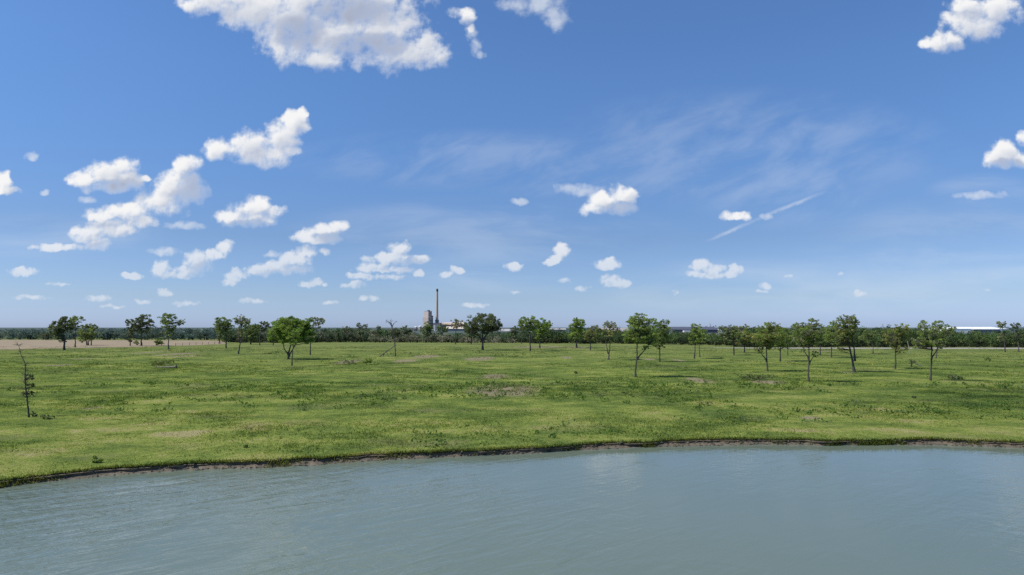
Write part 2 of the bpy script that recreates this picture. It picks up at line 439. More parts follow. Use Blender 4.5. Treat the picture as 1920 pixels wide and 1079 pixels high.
# ------------------------------------------------------------------ grass and weeds (nobody could count them)
def build_grass():
    g = Geo(); rg = np.random.default_rng(21)
    def blades(n, ymin, ymax, hmin, hmax, wid, nb, spread):
        yy = np.sqrt(rg.uniform(ymin ** 2, ymax ** 2, n)); xx = rg.uniform(-0.98, 0.98, n) * yy
        d = yy - (y_shore(xx) + bank_w(xx) + lip_noise(xx))
        dens = fbm(xx * 0.35, yy * 0.35, 81, 4)
        keep = (d > 0.0) & (rg.uniform(0, 1, n) < np.clip((dens - 0.25) * 2.6, 0.12, 1))
        xx, yy, dens = xx[keep], yy[keep], dens[keep]; n = len(xx)
        lush = np.clip(fbm(xx * 0.11, yy * 0.11, 82, 3) * 1.8 - 0.35, 0.25, 1.3)
        h0 = rg.uniform(hmin, hmax, n) * lush
        for _ in range(nb):
            bx = xx + rg.normal(0, spread, n); by = yy + rg.normal(0, spread, n)
            by = np.maximum(by, y_shore(bx) + bank_w(bx) + lip_noise(bx) + 0.02)
            bz = ground_z(bx, by) - 0.02
            an = rg.uniform(0, 2 * math.pi, n); h = h0 * rg.uniform(0.6, 1.2, n)
            w = wid * rg.uniform(0.6, 1.4, n); ln = h * rg.uniform(0.2, 0.9, n); la = rg.uniform(0, 2 * math.pi, n)
            V = np.stack([np.stack([bx - w * np.cos(an), by - w * np.sin(an), bz], -1), np.stack([bx + w * np.cos(an), by + w * np.sin(an), bz], -1),
                          np.stack([bx + ln * np.cos(la), by + ln * np.sin(la), bz + h], -1)], 1)
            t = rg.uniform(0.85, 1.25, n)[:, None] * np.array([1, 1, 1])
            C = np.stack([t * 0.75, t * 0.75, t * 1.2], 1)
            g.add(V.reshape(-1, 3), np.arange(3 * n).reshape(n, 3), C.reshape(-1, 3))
    blades(130000, 36, 95, 0.07, 0.22, 0.035, 4, 0.15)
    blades(60000, 85, 160, 0.08, 0.25, 0.07, 4, 0.25)
    blades(30000, 150, 290, 0.10, 0.34, 0.14, 4, 0.4)
    # turf hanging over the cut bank
    n = 26000
    xx = rg.uniform(-60, 62, n); off = rg.uniform(-0.02, 0.35, n)
    slump = fbm(xx * 0.3, xx * 0 + 2.0, 95, 4, 0.6) + rg.normal(0, 0.05, n) > 0.60          # places where the turf has slid down to the water
    off = np.where(slump, rg.uniform(-0.9, 0.3, n) * np.maximum(bank_w(xx), 0.25), off)
    yy = y_shore(xx) + bank_w(xx) + lip_noise(xx) + off
    bz = np.where(off < 0, np.maximum(WATER_Z - 0.02, -0.10 + 0.36 * off / np.maximum(bank_w(xx), 0.25)), -0.06); h = rg.uniform(0.05, 0.30, n) * rg.uniform(0.4, 1, n); w = 0.04
    an = rg.uniform(0, math.pi, n)
    V = np.stack([np.stack([xx - w * np.cos(an), yy - w * np.sin(an), bz], -1), np.stack([xx + w * np.cos(an), yy + w * np.sin(an), bz], -1),
                  np.stack([xx + rg.normal(0, 0.08, n), yy - rg.uniform(-0.05, 0.16, n), bz + h], -1)], 1)
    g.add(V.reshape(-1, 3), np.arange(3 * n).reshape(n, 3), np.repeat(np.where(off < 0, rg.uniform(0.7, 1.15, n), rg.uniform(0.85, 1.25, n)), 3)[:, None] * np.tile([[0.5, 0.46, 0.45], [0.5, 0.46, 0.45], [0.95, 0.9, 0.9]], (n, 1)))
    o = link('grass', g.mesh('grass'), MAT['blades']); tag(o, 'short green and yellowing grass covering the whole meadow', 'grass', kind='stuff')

def build_weeds():
    g = Geo(); rg = np.random.default_rng(33)
    n = 1500
    yy = np.sqrt(rg.uniform(38 ** 2, 240 ** 2, n)); xx = rg.uniform(-0.95, 0.95, n) * yy
    yy[:1500] = np.sqrt(rg.uniform(38 ** 2, 100 ** 2, 1500)); xx[:1500] = rg.uniform(-0.95, 0.95, 1500) * yy[:1500]
    d = yy - (y_shore(xx) + 1.6)
    dens = fbm(xx * 0.06, yy * 0.06, 91, 4)
    keep = (d > 0) & (dens > 0.53 + rg.uniform(-0.06, 0.08, n))
    xx, yy = xx[keep], yy[keep]
    for x, y in zip(xx, yy):
        r = rg.uniform(0.2, 0.75) * (1 + y / 260); h = rg.uniform(0.12, 0.42) * (1 + y / 300)
        m = int(14 + 16 * rg.uniform())
        p = rg.normal(size=(m, 3)) * np.array([r * 0.6, r * 0.6, 0]) ; p[:, 2] = rg.uniform(0.02, 1, m) * h
        p += np.array([x, y, float(ground_z(x, y))])
        base = [(0.085, 0.150, 0.045), (0.110, 0.180, 0.05), (0.140, 0.185, 0.09), (0.17, 0.22, 0.06)][int(rg.choice(4, p=[0.4, 0.3, 0.12, 0.18]))]
        cards(g, p, 0.13 + 0.0016 * y, base, rg, 0.4)
    o = link('weeds', g.mesh('weeds'), MAT['leaf']); tag(o, 'low leafy dark green weeds scattered in patches over the meadow', 'weeds', kind='stuff')

# ------------------------------------------------------------------ trees
LEAF = {'dark': (0.129, 0.153, 0.095), 'deep': (0.182, 0.230, 0.106), 'green': (0.208, 0.270, 0.090), 'bright': (0.185, 0.285, 0.078),
        'yellow': (0.235, 0.300, 0.110), 'olive': (0.261, 0.260, 0.120), 'grey': (0.253, 0.263, 0.185), 'brown': (0.276, 0.230, 0.166), 'far': (0.178, 0.200, 0.149)}  # 'far' is a green with distance haze mixed in
BARK = (0.062, 0.054, 0.047)
SCALE = 1.0

def bez(p, q, bend, n, rg):
    """a slightly wandering limb from p to q"""
    t = np.linspace(0, 1, n)[:, None]
    L = np.linalg.norm(q - p)
    mid = (p + q) / 2 + np.array([rg.normal(0, bend), rg.normal(0, bend), abs(rg.normal(0, bend)) * 0.6]) * L
    return (1 - t) ** 2 * p + 2 * t * (1 - t) * mid + t ** 2 * q

def grow_tree(name, label, cat, base_px, lobes, leaf='green', dens=1.0, trunk=None, tw=3.0, seed=0, group=None, stems=None, far=False, leaf2=None, twigs=None):
    """base_px: foot of the trunk; lobes: crown ellipsoids (px, py, rx, ry); trunk: list of px points above the foot; tw: trunk width in px"""
    rg = np.random.default_rng(1000 + seed)
    B = on_ground(*base_px); Y = B[1]; s = Y / FPX
    root = empty(name, B, label, cat, group)
    bk = Geo(); lf = Geo()
    def loc(px, py, dep=0.0):
        p = at(px, py, Y) - B; p[1] += dep; return p
    L = []
    for (cx, cy, rx, ry) in lobes:
        if dens < 1.6: rx *= 1.16; ry *= 1.18
        dep = rg.normal(0, 0.25) * rx * s
        L.append((loc(cx, cy, dep), np.array([rx * s, rx * s * 1.1, ry * s])))
    # trunks
    allst = [([base_px] + (trunk or []))] + ([st for st in stems] if stems else [])
    nodes = []      # points along trunks from which limbs may leave: (pos, radius)
    for si, st in enumerate(allst):
        pts = [loc(*p) for p in st]
        if len(pts) < 2 or (trunk is None and si == 0):
            tgt = max(L, key=lambda l: l[1][0] * l[1][2]) if L else None
            if tgt is not None:
                pts.append(tgt[0] + np.array([0, 0, -0.15 * tgt[1][2]])); pts.append(tgt[0] + np.array([rg.normal(0, .1) * tgt[1][0], 0, 0.65 * tgt[1][2]]))
        # resample with wander
        P = [pts[0] + np.array([0, 0, -0.25])]
        for a, c in zip(pts[:-1], pts[1:]):
            m = 4
            for k in range(1, m + 1):
                t = k / m; q = a * (1 - t) + c * t
                if k < m: q = q + np.array([rg.normal(0, 0.012), rg.normal(0, 0.02), 0]) * np.linalg.norm(c - a)
                P.append(q)
        P = np.array(P); z = np.linspace(0, 1, len(P))
        w = tw * s * 0.5 * (1.0 if si == 0 else 0.72)
        rad = w * (1 - 0.82 * z ** 1.1); rad[0] *= 1.5; rad[1] *= 1.25
        tube(bk, P, rad, 7, np.array(BARK) * rg.uniform(0.85, 1.2))
        for k in range(2, len(P)): nodes.append((P[k], rad[k]))
    NP = np.array([n[0] for n in nodes]); NR = np.array([n[1] for n in nodes])
    lsize = float(np.clip(2.4 * s, 0.15, 0.9))
    for (c, r) in L:
        area = (r[0] / s) * (r[2] / s)
        ncl = int(np.clip(0.17 * area + 12, 12, 150))
        dirs = rg.normal(size=(ncl, 3)); dirs /= np.linalg.norm(dirs, axis=1)[:, None]
        rr = rg.uniform(0.25, 1.0, ncl) ** 0.55
        C = c + dirs * rr[:, None] * r * 0.97
        cr = 0.5 * (r[0] * r[2]) ** 0.5 * rg.uniform(0.24, 0.54, ncl) * (1.25 if ncl < 20 else 1.0)
        for k in range(ncl):
            # limb
            d = np.linalg.norm((NP - C[k]) * np.array([1, 1, 1.0]), axis=1) + np.where(NP[:, 2] > C[k][2] - 0.1 * r[2], 2.0 * r[2], 0)
            j = int(np.argmin(d)); rad0 = min(NR[j] * 0.62, 0.012 * np.linalg.norm(NP[j] - C[k]) + 0.25 * s)
            lim = bez(NP[j], C[k], 0.12, 5, rg)
            tube(bk, lim, np.linspace(max(rad0, 0.3 * s * 0.5), 0.10 * s, 5), 4, np.array(BARK) * rg.uniform(0.8, 1.3), cap=False)
            # leaves
            nl = int(dens * 16.0 * (cr[k] / lsize) ** 2 + 8)
            nl = min(nl, 300)
            p = rg.normal(size=(nl, 3)); p /= np.linalg.norm(p, axis=1)[:, None]
            p = C[k] + p * (rg.uniform(0, 1, nl) ** 0.5)[:, None] * cr[k] * np.array([1.15, 1.15, 0.72])
            base = np.array(LEAF[leaf2] if (leaf2 and rg.uniform() < 0.4) else LEAF[leaf]) * rg.uniform(0.72, 1.35)
            cards(lf, p, lsize, base, rg)
    if twigs:
        for (px, py, n, ln) in twigs:           # bare twigs fanning out of a point
            p0 = loc(px, py)
            for _ in range(n):
                v = rg.normal(size=3); v[2] = abs(v[2]) * 0.9 - 0.1; v /= np.linalg.norm(v)
                q = p0 + v * ln * s * rg.uniform(0.5, 1.0)
                tube(bk, bez(p0, q, 0.18, 4, rg), np.linspace(0.38 * s, 0.14 * s, 4), 3, np.array(BARK) * 1.2, cap=False)
    link('trunk', bk.mesh('trunk', True), MAT['bark'], root)
    if lf.n: link('crown', lf.mesh('crown'), MAT['far_leaf' if far else 'leaf'], root)
    return root

# ------------------------------------------------------------------ the individual trees of the meadow
G1 = 'scattered meadow trees'
def meadow_trees():
    T = grow_tree
    n = 'meadow_tree'; c = 'tree'
    # --- left group
    T(n, 'dark tree with two round crown lobes on a thick leaning trunk, beside the brown field', c, (120, 657), [(103, 617, 13, 13), (124, 607, 13, 11), (112, 628, 9, 8), (116, 638, 6, 4), (131, 614, 9, 9)], 'dark', 1.5,
      [(121, 640), (119, 625), (124, 607)], 3.6, 1, G1, stems=[[(120, 638), (112, 628), (102, 615)]])
    T(n, 'slender bare-stemmed tree with a small spreading top behind the dark two-lobed tree', c, (141, 652), [(144, 602, 13, 8), (141, 612, 11, 6), (138, 598, 6, 4)], 'deep', 0.9,
      [(141, 632), (142, 615), (143, 600)], 2.0, 2, G1)
    T(n, 'low many-stemmed spiky tree right of the slender bare-stemmed one at the brown field edge', c, (165, 648), [(168, 622, 15, 10), (164, 634, 13, 9), (160, 613, 6, 5), (178, 614, 6, 5), (169, 611, 4, 4)], 'deep', 0.9,
      [(165, 635), (166, 615)], 2.2, 3, G1, stems=[[(171, 647), (173, 632), (177, 616)], [(163, 647), (160, 630), (160, 614)]])
    T(n, 'tiny dark round tree standing alone far out in the brown field', c, (86, 638), [(86, 630, 10, 5), (90, 627, 5, 3)], 'dark', 1.0, [(86, 631)], 1.4, 4, G1, far=True)
    T(n, 'narrow dark tree with foliage hanging low, touching a rounder crown on its right', c, (244, 649), [(246, 608, 9, 9), (244, 622, 6, 9), (252, 617, 7, 7), (244, 636, 4, 6)], 'dark', 1.2,
      [(244, 636), (245, 620), (247, 606)], 1.8, 5, G1)
    T(n, 'tall dark tree with clustered round crown beside the narrow low-hanging one', c, (265, 649), [(271, 602, 14, 10), (262, 608, 10, 8), (266, 618, 11, 8), (280, 606, 6, 6)], 'dark', 1.2,
      [(265, 632), (266, 618), (268, 602)], 2.6, 6, G1)
    T(n, 'open grey-green tree with a side branch reaching right at the brown field', c, (316, 655), [(317, 598, 13, 11), (322, 611, 13, 9), (318, 624, 9, 7), (341, 603, 6, 5), (333, 608, 7, 5), (308, 603, 7, 6)], 'deep', 0.9,
      [(316, 635), (318, 618), (317, 598)], 2.1, 7, G1)
    T('bush', 'round green bush at the edge of the brown field near the grey-green tree', 'bush', (303, 648), [(302, 640, 9, 6), (297, 643, 6, 4)], 'deep', 1.2, [(302, 643)], 1.2, 8)
    T('bush', 'low green bush at the foot of the clustered round dark tree', 'bush', (257, 648), [(257, 643, 5, 4)], 'deep', 1.2, [(257, 645)], 1.0, 9)
    T(n, 'round-headed tree with a short clump on its stem, first one right of the brown field', c, (424, 653), [(420, 606, 14, 10), (416, 614, 13, 8), (428, 612, 9, 8), (421, 624, 8, 8), (422, 638, 5, 4)], 'deep', 1.1,
      [(424, 634), (423, 620), (420, 604)], 2.2, 10, G1)
    T(n, 'thin tree half hidden behind the round-headed tree by the brown field', c, (411, 645), [(412, 620, 6, 9), (412, 631, 4, 5)], 'deep', 0.9, [(412, 630), (412, 618)], 1.7, 11, G1)
    T(n, 'leaning tree with thin grey see-through top and dark lower trunk', c, (447, 664), [(450, 600, 9, 9), (459, 604, 10, 9), (455, 616, 9, 8), (466, 603, 6, 5), (444, 601, 6, 5), (457, 630, 7, 8)], 'grey', 0.55,
      [(449, 650), (452, 638), (454, 620), (450, 598)], 2.6, 12, G1, leaf2='deep')
    T(n, 'full dark green tree close behind the leaning grey-topped tree', c, (470, 646), [(470, 618, 14, 11), (474, 630, 11, 9), (462, 626, 10, 9), (479, 612, 6, 5)], 'deep', 1.2, [(470, 632), (470, 616)], 2.2, 13, G1)
    T(n, 'small dark flat-topped tree in the gap left of the big bright spreading tree', c, (487, 648), [(495, 608, 9, 6), (503, 613, 5, 5), (489, 614, 6, 4), (494, 618, 6, 4)], 'dark', 1.1, [(487, 632), (490, 620), (495, 608)], 1.6, 14, G1)
    T(n, 'dark crown peeping out behind the left shoulder of the big bright spreading tree', c, (512, 648), [(517, 608, 7, 6), (513, 617, 6, 6)], 'dark', 1.0, [(513, 630), (516, 610)], 1.5, 15, G1)
    # --- the big bright tree and its neighbour
    T(n, 'largest bright green spreading tree with several forked stems', c, (541, 674), [(545, 612, 26, 15), (527, 624, 20, 13), (560, 618, 23, 17), (574, 630, 15, 14), (514, 632, 11, 9), (542, 632, 20, 12), (540, 601, 13, 7), (575, 605, 10, 9)], 'bright', 1.25,
      [(541, 662), (545, 648), (547, 630), (545, 610)], 3.6, 16, G1, stems=[[(541, 665), (533, 655), (531, 642), (527, 626)], [(541, 668), (551, 652), (560, 635), (568, 618)]], leaf2='green')
    T(n, 'slim pale-stemmed tree standing in front of the largest bright tree', c, (547, 686), [(549, 630, 12, 9), (553, 641, 8, 6), (557, 622, 9, 8)], 'bright', 0.8, [(548, 668), (550, 650), (551, 630)], 2.4, 17, G1, leaf2='green')
    T(n, 'sparse pale tree rising behind the right side of the largest bright tree', c, (582, 666), [(597, 604, 10, 7), (592, 612, 8, 6), (588, 600, 6, 5), (603, 600, 5, 4), (587, 632, 7, 9)], 'grey', 0.6, [(582, 645), (585, 630), (590, 615), (596, 602)], 2.3, 18, G1, leaf2='deep')
    # --- along the middle wood edge
    T(n, 'rounded tree at the edge of the far wood, leftmost of the middle row', c, (649, 640), [(649, 618, 9, 6), (648, 626, 8, 6)], 'far', 1.0, [(649, 628), (649, 616)], 1.4, 19, G1, far=True)
    T(n, 'taller rounded tree at the wood edge with a dark straight stem and forked top', c, (677, 641), [(679, 613, 10, 6), (677, 622, 9, 6), (672, 610, 4, 4)], 'far', 1.0, [(677, 626), (678, 612)], 1.6, 20, G1, far=True)
    T(n, 'narrow pointed tree at the wood edge left of the dead bare tree', c, (716, 641), [(710, 618, 5, 6), (712, 626, 7, 7)], 'far', 1.0, [(715, 630), (710, 613)], 1.3, 21, G1, far=True)
    T(n, 'round dark green tree directly behind the dead bare tree', c, (740, 642), [(741, 623, 9, 7), (745, 630, 6, 6)], 'dark', 1.2, [(740, 632), (741, 622)], 1.4, 22, G1, far=True)
    T(n, 'broad hazy green tree at the wood edge right of the dead bare tree', c, (757, 641), [(760, 618, 10, 7), (757, 628, 9, 6), (766, 623, 6, 5)], 'far', 1.0, [(758, 630), (760, 616)], 1.4, 23, G1, far=True)
    T(n, 'short bright-leaved tree at the wood edge below the twin silos', c, (770, 641), [(771, 629, 7, 5)], 'green', 1.1, [(770, 634), (771, 628)], 1.3, 24, G1, far=True)
    T(n, 'dense dark tree standing in front of the concrete plant tower', c, (801, 642), [(803, 612, 8, 8), (797, 620, 9, 8), (806, 622, 8, 8), (801, 632, 9, 6)], 'deep', 1.4, [(801, 630), (802, 612)], 2.0, 25, G1, far=True, leaf2='green')
    T(n, 'wide low-crowned dark tree with a thin stem below the chimney', c, (830, 642), [(829, 614, 10, 6), (826, 621, 7, 5), (836, 619, 6, 5)], 'deep', 1.0, [(830, 628), (829, 613)], 1.4, 26, G1, far=True)
    T(n, 'brownish half-bare tree in front of the tan plant roofs', c, (854, 646), [(856, 604, 11, 5), (852, 612, 9, 5), (862, 610, 7, 5)], 'brown', 0.55, [(854, 630), (855, 615), (856, 603)], 1.5, 27, G1, far=True, leaf2='olive')
    T(n, 'dark tree tucked behind the left edge of the umbrella-shaped tree', c, (883, 646), [(879, 616, 9, 8), (884, 625, 8, 9), (875, 610, 6, 5)], 'dark', 1.2, [(884, 634), (880, 615)], 2.0, 28, G1)
    T(n, 'large dark umbrella-shaped tree with dense domed crown right of the chimney', c, (905, 657), [(905, 600, 25, 12), (885, 611, 15, 11), (926, 607, 15, 12), (905, 613, 22, 11), (893, 624, 9, 7), (917, 622, 9, 6), (876, 620, 8, 7), (936, 612, 6, 8)], 'dark', 0.85,
      [(905, 640), (905, 622), (904, 602)], 4.0, 29, G1, stems=[[(905, 640), (894, 625), (885, 610)], [(905, 638), (917, 622), (927, 606)]])
    T(n, 'small dark tree just left of the twin-topped pair of trees', c, (967, 643), [(966, 619, 8, 8), (962, 626, 6, 5)], 'dark', 1.1, [(967, 630), (966, 616)], 1.4, 30, G1)
    T(n, 'thin stem with wispy olive leaves left of the wide domed tree', c, (978, 645), [(977, 606, 5, 7), (978, 618, 5, 7)], 'olive', 0.7, [(978, 626), (977, 605)], 1.3, 31, G1)
    T(n, 'domed green tree on a straight dark stem, left one of the twin-topped pair', c, (994, 659), [(990, 602, 15, 9), (983, 610, 11, 8), (1000, 608, 11, 9), (993, 617, 11, 7)], 'green', 1.1, [(994, 638), (994, 620), (992, 602)], 2.6, 32, G1, leaf2='deep')
    T(n, 'bushy green tree with low foliage, right one of the twin-topped pair', c, (1012, 653), [(1018, 606, 16, 8), (1024, 614, 11, 8), (1014, 618, 10, 9), (1012, 631, 8, 8), (1030, 610, 6, 6)], 'green', 1.15, [(1012, 638), (1014, 622), (1018, 606)], 2.4, 33, G1, leaf2='bright')
    T(n, 'compact egg-shaped green tree standing apart between two gaps', c, (1081, 653), [(1083, 605, 13, 8), (1081, 615, 15, 9), (1087, 612, 11, 9), (1080, 626, 14, 9)], 'green', 1.25, [(1081, 638), (1082, 620), (1083, 604)], 2.8, 34, G1, leaf2='bright')
    T(n, 'dull olive tree merging with the wood right of the egg-shaped tree', c, (1107, 657), [(1113, 617, 13, 6), (1108, 626, 14, 8), (1104, 634, 10, 6)], 'olive', 0.9, [(1107, 640), (1109, 628), (1113, 615)], 2.0, 35, G1, leaf2='deep')
    T(n, 'sparse fork-trunked tree with greyish see-through crown left of the tall front tree', c, (1141, 675), [(1143, 608, 12, 6), (1138, 615, 9, 7), (1150, 613, 8, 6), (1141, 626, 12, 7), (1160, 620, 6, 5)], 'olive', 0.7,
      [(1142, 662), (1144, 645), (1143, 625), (1143, 606)], 2.6, 36, G1, stems=[[(1140, 662), (1137, 648), (1136, 640), (1132, 628)]], leaf2='grey')
    T(n, 'tallest front tree with forked low right branch and yellow-green lower leaves', c, (1191, 707), [(1198, 600, 19, 11), (1189, 606, 13, 9), (1198, 616, 20, 11), (1183, 630, 14, 9), (1176, 638, 9, 6), (1200, 633, 18, 11), (1222, 606, 10, 10), (1222, 622, 13, 11), (1218, 640, 12, 8), (1212, 653, 8, 4)], 'green', 0.85,
      [(1192, 690), (1194, 670), (1195, 645), (1196, 622), (1198, 598)], 3.6, 37, G1, stems=[[(1195, 672), (1204, 662), (1210, 656), (1216, 648)]], leaf2='yellow')
    T(n, 'round tree with dark thin straight trunk immediately right of the tallest front tree', c, (1237, 679), [(1242, 606, 11, 6), (1236, 617, 16, 9), (1246, 614, 8, 7), (1237, 631, 17, 10), (1236, 645, 13, 8), (1252, 604, 4, 4)], 'green', 1.05,
      [(1237, 662), (1237, 640), (1238, 620), (1241, 604)], 2.5, 38, G1, leaf2='deep')
    # --- right half
    T(n, 'yellowish small-crowned tree in front of the long dark shed', c, (1302, 673), [(1305, 614, 10, 7), (1303, 624, 14, 9), (1302, 635, 12, 9)], 'yellow', 1.0, [(1303, 655), (1304, 635), (1305, 612)], 2.4, 39, G1, leaf2='green')
    T(n, 'thin-stemmed green tree overlapping the yellowish small-crowned one on its right', c, (1312, 670), [(1314, 622, 9, 8), (1316, 632, 11, 9)], 'green', 1.0, [(1311, 655), (1312, 640), (1314, 622)], 1.8, 40, G1, leaf2='yellow')
    T(n, 'grey-green tree with twiggy crown and forked foot, left of a shaggy green tree', c, (1376, 666), [(1370, 618, 12, 7), (1377, 626, 15, 9), (1373, 637, 13, 8), (1355, 616, 9, 5), (1354, 626, 8, 7)], 'grey', 0.85, [(1376, 652), (1376, 638), (1372, 616)], 2.6, 41, G1, leaf2='deep')
    T(n, 'shaggy green tree with two pointed tops right of the grey-green twiggy tree', c, (1396, 662), [(1387, 616, 8, 6), (1397, 615, 6, 6), (1396, 628, 17, 10), (1394, 640, 14, 8)], 'olive', 1.0, [(1396, 648), (1396, 630), (1396, 614)], 2.2, 42, G1, leaf2='green')
    T(n, 'wide ragged tree with a drooping low left branch and slender front trunk', c, (1439, 697), [(1446, 610, 14, 6), (1433, 617, 14, 7), (1436, 630, 22, 11), (1420, 637, 12, 10), (1450, 637, 13, 10), (1425, 655, 9, 6), (1437, 647, 14, 8), (1452, 617, 9, 7)], 'green', 0.75,
      [(1438, 680), (1437, 660), (1437, 640), (1443, 612)], 2.9, 43, G1, stems=[[(1437, 675), (1430, 667), (1425, 660), (1420, 652)]], leaf2='olive')
    T(n, 'bushy mid-distance tree filling the gap right of the wide ragged tree', c, (1463, 678), [(1464, 622, 16, 8), (1462, 635, 17, 10), (1463, 649, 10, 7)], 'green', 1.0, [(1463, 660), (1464, 640), (1465, 620)], 2.6, 44, G1)
    T(n, 'small tree with thin stem behind the bushy gap-filling tree', c, (1477, 667), [(1481, 628, 11, 10), (1478, 642, 10, 8)], 'deep', 1.0, [(1477, 655), (1479, 628)], 1.9, 45, G1, leaf2='green')
    T(n, 'broad open-crowned front tree with long bare straight trunk and side fork', c, (1516, 716), [(1522, 606, 14, 7), (1505, 612, 16, 8), (1495, 614, 9, 6), (1514, 622, 24, 11), (1500, 634, 15, 10), (1527, 634, 16, 11), (1512, 645, 14, 7), (1534, 614, 8, 7), (1528, 664, 8, 5), (1507, 658, 4, 3)], 'green', 0.72,
      [(1516, 690), (1517, 668), (1517, 648), (1518, 625), (1522, 604)], 3.0, 46, G1, stems=[[(1516, 672), (1511, 664), (1507, 658), (1505, 650)], [(1517, 682), (1523, 672), (1528, 664)]], leaf2='grey')
    T(n, 'dusky tree half hidden right of the broad open-crowned front tree', c, (1538, 667), [(1541, 630, 13, 10), (1538, 641, 13, 8)], 'deep', 1.0, [(1538, 652), (1540, 628)], 2.2, 47, G1)
    T(n, 'yellow-green plump tree left of the leaning trunk tree', c, (1559, 671), [(1562, 610, 9, 7), (1558, 621, 14, 9), (1556, 634, 14, 9), (1568, 628, 11, 10)], 'yellow', 1.05, [(1559, 655), (1560, 635), (1562, 610)], 2.5, 48, G1, leaf2='green')
    T(n, 'tall tree with thick left-leaning trunk and feathery top', c, (1602, 698), [(1590, 599, 16, 9), (1577, 607, 11, 8), (1602, 604, 9, 8), (1585, 616, 18, 10), (1584, 632, 17, 11), (1572, 640, 11, 8), (1597, 620, 9, 9), (1575, 655, 6, 4), (1600, 638, 8, 9)], 'deep', 0.85,
      [(1598, 675), (1593, 652), (1589, 630), (1590, 600)], 4.4, 49, G1, stems=[[(1603, 675), (1601, 652), (1597, 630), (1602, 606)]], leaf2='olive')
    T(n, 'low bent-stemmed tree near the gravel track, against the dark wood', c, (1637, 664), [(1634, 634, 15, 9), (1630, 625, 13, 7)], 'deep', 1.0, [(1637, 652), (1635, 632)], 1.8, 50, G1)
    T(n, 'full olive tree with a low leafy skirt and slim trunk', c, (1679, 692), [(1690, 616, 12, 8), (1681, 626, 17, 9), (1675, 638, 14, 9), (1697, 628, 11, 11), (1686, 655, 13, 6), (1677, 649, 8, 6)], 'olive', 1.05, [(1679, 672), (1680, 650), (1683, 630), (1689, 614)], 2.6, 51, G1, leaf2='green')
    T(n, 'airy pale yellow-green tree with split crown and forked trunk, rightmost front tree', c, (1745, 714), [(1760, 610, 15, 8), (1734, 612, 13, 9), (1750, 624, 24, 10), (1724, 640, 14, 8), (1746, 640, 22, 9), (1775, 622, 12, 9), (1785, 616, 7, 5), (1768, 640, 12, 8), (1718, 651, 7, 4)], 'yellow', 0.62,
      [(1746, 690), (1747, 668), (1748, 645), (1752, 620), (1760, 606)], 3.3, 52, G1, stems=[[(1746, 672), (1755, 660), (1760, 645), (1772, 624)], [(1748, 655), (1742, 640), (1735, 615)]], leaf2='grey')
    T(n, 'bare-stemmed grey tree just behind the airy yellow-green tree', c, (1755, 672), [(1762, 640, 9, 6), (1766, 650, 7, 4)], 'grey', 0.5, [(1757, 660), (1761, 645)], 1.9, 53, G1, twigs=[(1758, 658, 6, 12)])
    T(n, 'tall thin tree with a flat tuft on top in front of the white warehouse end', c, (1885, 661), [(1878, 607, 10, 4), (1876, 611, 6, 4), (1884, 632, 8, 10)], 'grey', 0.9, [(1884, 640), (1881, 622), (1878, 606)], 1.9, 54, G1, leaf2='deep')
    T(n, 'dark small-topped tree at the far right edge of the wood', c, (1910, 660), [(1905, 610, 8, 4), (1902, 614, 5, 3), (1909, 630, 8, 9)], 'dark', 1.0, [(1909, 640), (1905, 608)], 1.7, 55, G1)

